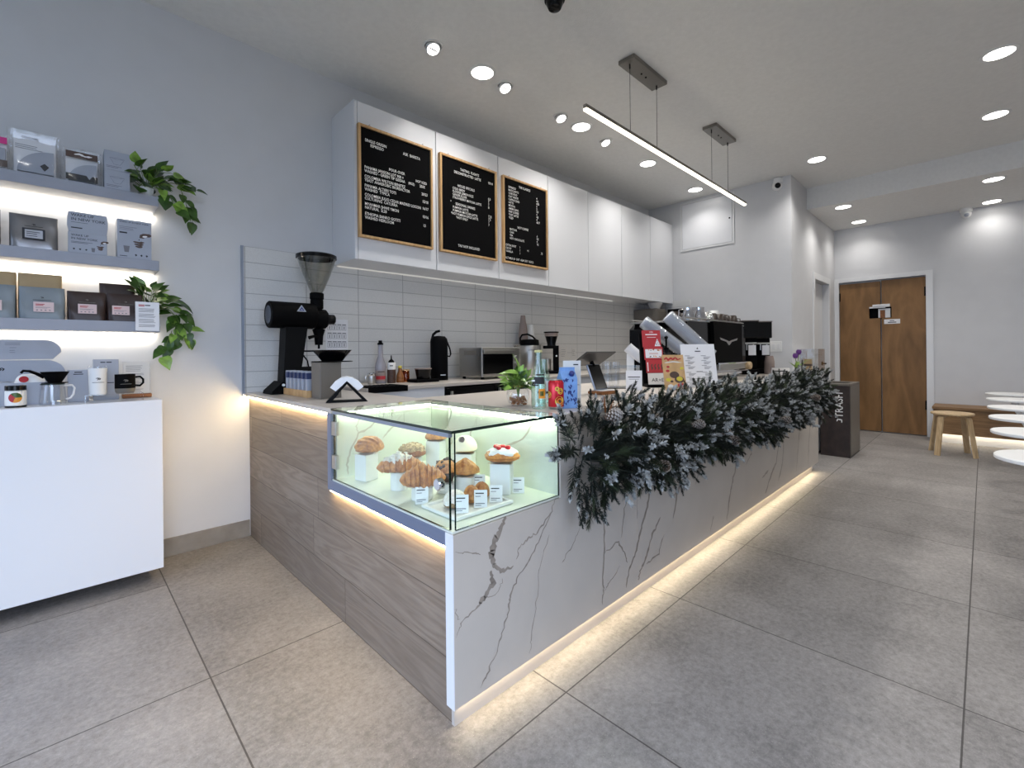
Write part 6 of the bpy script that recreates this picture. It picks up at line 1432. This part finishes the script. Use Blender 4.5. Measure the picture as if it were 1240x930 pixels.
t = thing('condiment_stand', 'narrow white stand between the bin and the passage wall', 'stand', (5.985, 1.29, 0))
MB().box(0, .54, 0, .225, .03, .895, bevel=.003).build('body', M_lacq, t); MB().box(-.008, .548, -.006, .228, .895, .915, bevel=.003).build('top', M_trim, t)
t = thing('acrylic_case', 'clear acrylic case holding brown sugar packets on the narrow white stand', 'case', (6.27, 1.40, .9155))
b = MB(); w, h = .125, .245
b.box(-.15, .15, -.09, -.087, 0, h).box(-.15, .15, .087, .09, 0, h).box(-.15, -.147, -.087, .087, 0, h).box(.147, .15, -.087, .087, 0, h).box(-.15, .15, -.09, .09, h, h + .003); b.build('case', M_acryl, t)
b = MB(); b.box(-.145, .145, -.085, .085, .175, .180); b.build('shelf', M_acryl, t)
t = thing('sugar_packets', 'brown bundle standing inside the clear acrylic case', 'packets', (6.20, 1.43, .916)); MB().box(-.03, .03, -.035, .035, 0, .13, bevel=.003).build('bundle', M_kraft, t); MB().box(-.031, .031, -.036, .036, .05, .075).build('band', M_brown, t)

t = thing('stool', 'birch bentwood stool with round seat before the far bench', 'stool', (6.95, .25, 0), R(8))
MB().cyl(.178, .432, .455, 44, bevel=.006).build('seat', M_birch, t, smooth=True)
for k in range(4):
    a = R(50 + 90*k); Ml = loc(rz=a)
    pts = []
    for (x, z) in ((.06, .424), (.115, .424), (.135, .421), (.150, .412), (.160, .395), (.215, .0)): pts.append((x, z))
    b = MB(); vs = []
    for i, (x, z) in enumerate(pts):
        x0, z0 = pts[max(0, i-1)]; x1, z1 = pts[min(len(pts)-1, i+1)]; dx, dz = x1 - x0, z1 - z0; l_ = math.hypot(dx, dz); nx, nz = -dz/l_*.009, dx/l_*.009
        if i == len(pts) - 1: nz = 0
        vs += [(x + nx, -.026, z + max(nz, -z)), (x + nx, .026, z + max(nz, -z)), (x - nx, .026, z - nz), (x - nx, -.026, z - nz)]
    fs = [(4*i + q, 4*i + (q+1) % 4, 4*i + 4 + (q+1) % 4, 4*i + 4 + q) for i in range(len(pts)-1) for q in range(4)] + [(3, 2, 1, 0), tuple(4*(len(pts)-1) + q for q in range(4))]
    b.add(vs, fs, 0, Ml); b.build('leg', M_birch, t)
tl = ['nearest of the white round tables, cut off by the right edge', 'second white round table from the front', 'third white round table from the front', 'fourth white round table from the front', 'fifth white round table from the front, second farthest', 'farthest white round table, beside the far bench']
root = None
for k, (x, y) in enumerate(((3.14, -.236), (4.05, -.231), (4.85, -.227), (5.67, -.222), (6.55, -.217), (7.33, -.212))):
    if root is None:
        root = thing('round_table', tl[0], 'table', (x, y, 0), 0, 'white round tables in a row')
        MB().cyl(.21, .640, .660, 56, bevel=.004).build('table_top', M_white, root, smooth=True)
        MB().tube([(0, 0, .638), (0, 0, .60), (0, 0, .54), (0, -.02, .50), (0, -.06, .475), (0, -.12, .465), (0, -.20, .46), (0, -.27, .44), (0, -.30, .39), (0, -.30, .30), (0, -.30, .02)], .016, 14).build('bent_leg', M_white, root, smooth=True)
        MB().lathe([(0, 0), (.13, 0), (.13, .008), (.02, .022), (0, .022)], 36, M=loc(0, -.30, 0)).build('base', M_white, root, smooth=True)
    else: dup(root, (x, y, 0), 0, tl[k])
t = thing('wall_bench', 'long oak bench along the far wall, lit from below', 'bench', (7.66, .455, 0))
MB().box(0, .455, -3.0, 0, .415, .445, bevel=.003).build('seat', M_benchwood, t); MB().box(.02, .04, -3.0, -.01, .115, .415).build('front_panel', M_benchwood, t); MB().box(.10, .12, -3.0, -.01, 0, .415).build('kick_panel', M_lacq, t)
MB().box(.042, .062, -2.98, -.02, .118, .128).build('light_strip', M_ledbench, t); MB().box(.02, .455, -.012, 0, .10, .415).build('end_panel', M_lacq, t)

# ------------------------------------------------------------------ camera
cam = bpy.data.cameras.new('camera'); co = bpy.data.objects.new('camera', cam); C.objects.link(co); scn.camera = co
cam.sensor_width = 36; cam.lens = 559.84*36/1240; cam.shift_y = -(465 - 427.52)/1240; cam.clip_start = .02
co.matrix_world = Matrix.Translation((0, 0, 1.15)) @ Matrix.Rotation(.796091 - math.pi/2, 4, 'Z') @ Matrix.Rotation(math.pi/2, 4, 'X') @ Matrix.Rotation(-.0098883, 4, 'Z')
vs_ = scn.view_settings; scn.display_settings.display_device = 'sRGB'
vs_.view_transform = 'Standard'; vs_.look = 'None'; vs_.gamma = 1.0; vs_.use_curve_mapping = False; vs_.exposure = EXPO
scn.cycles.use_denoising = True
scn.cycles.max_bounces = 10; scn.cycles.transparent_max_bounces = 24; scn.cycles.diffuse_bounces = 5; scn.cycles.sample_clamp_indirect = 8
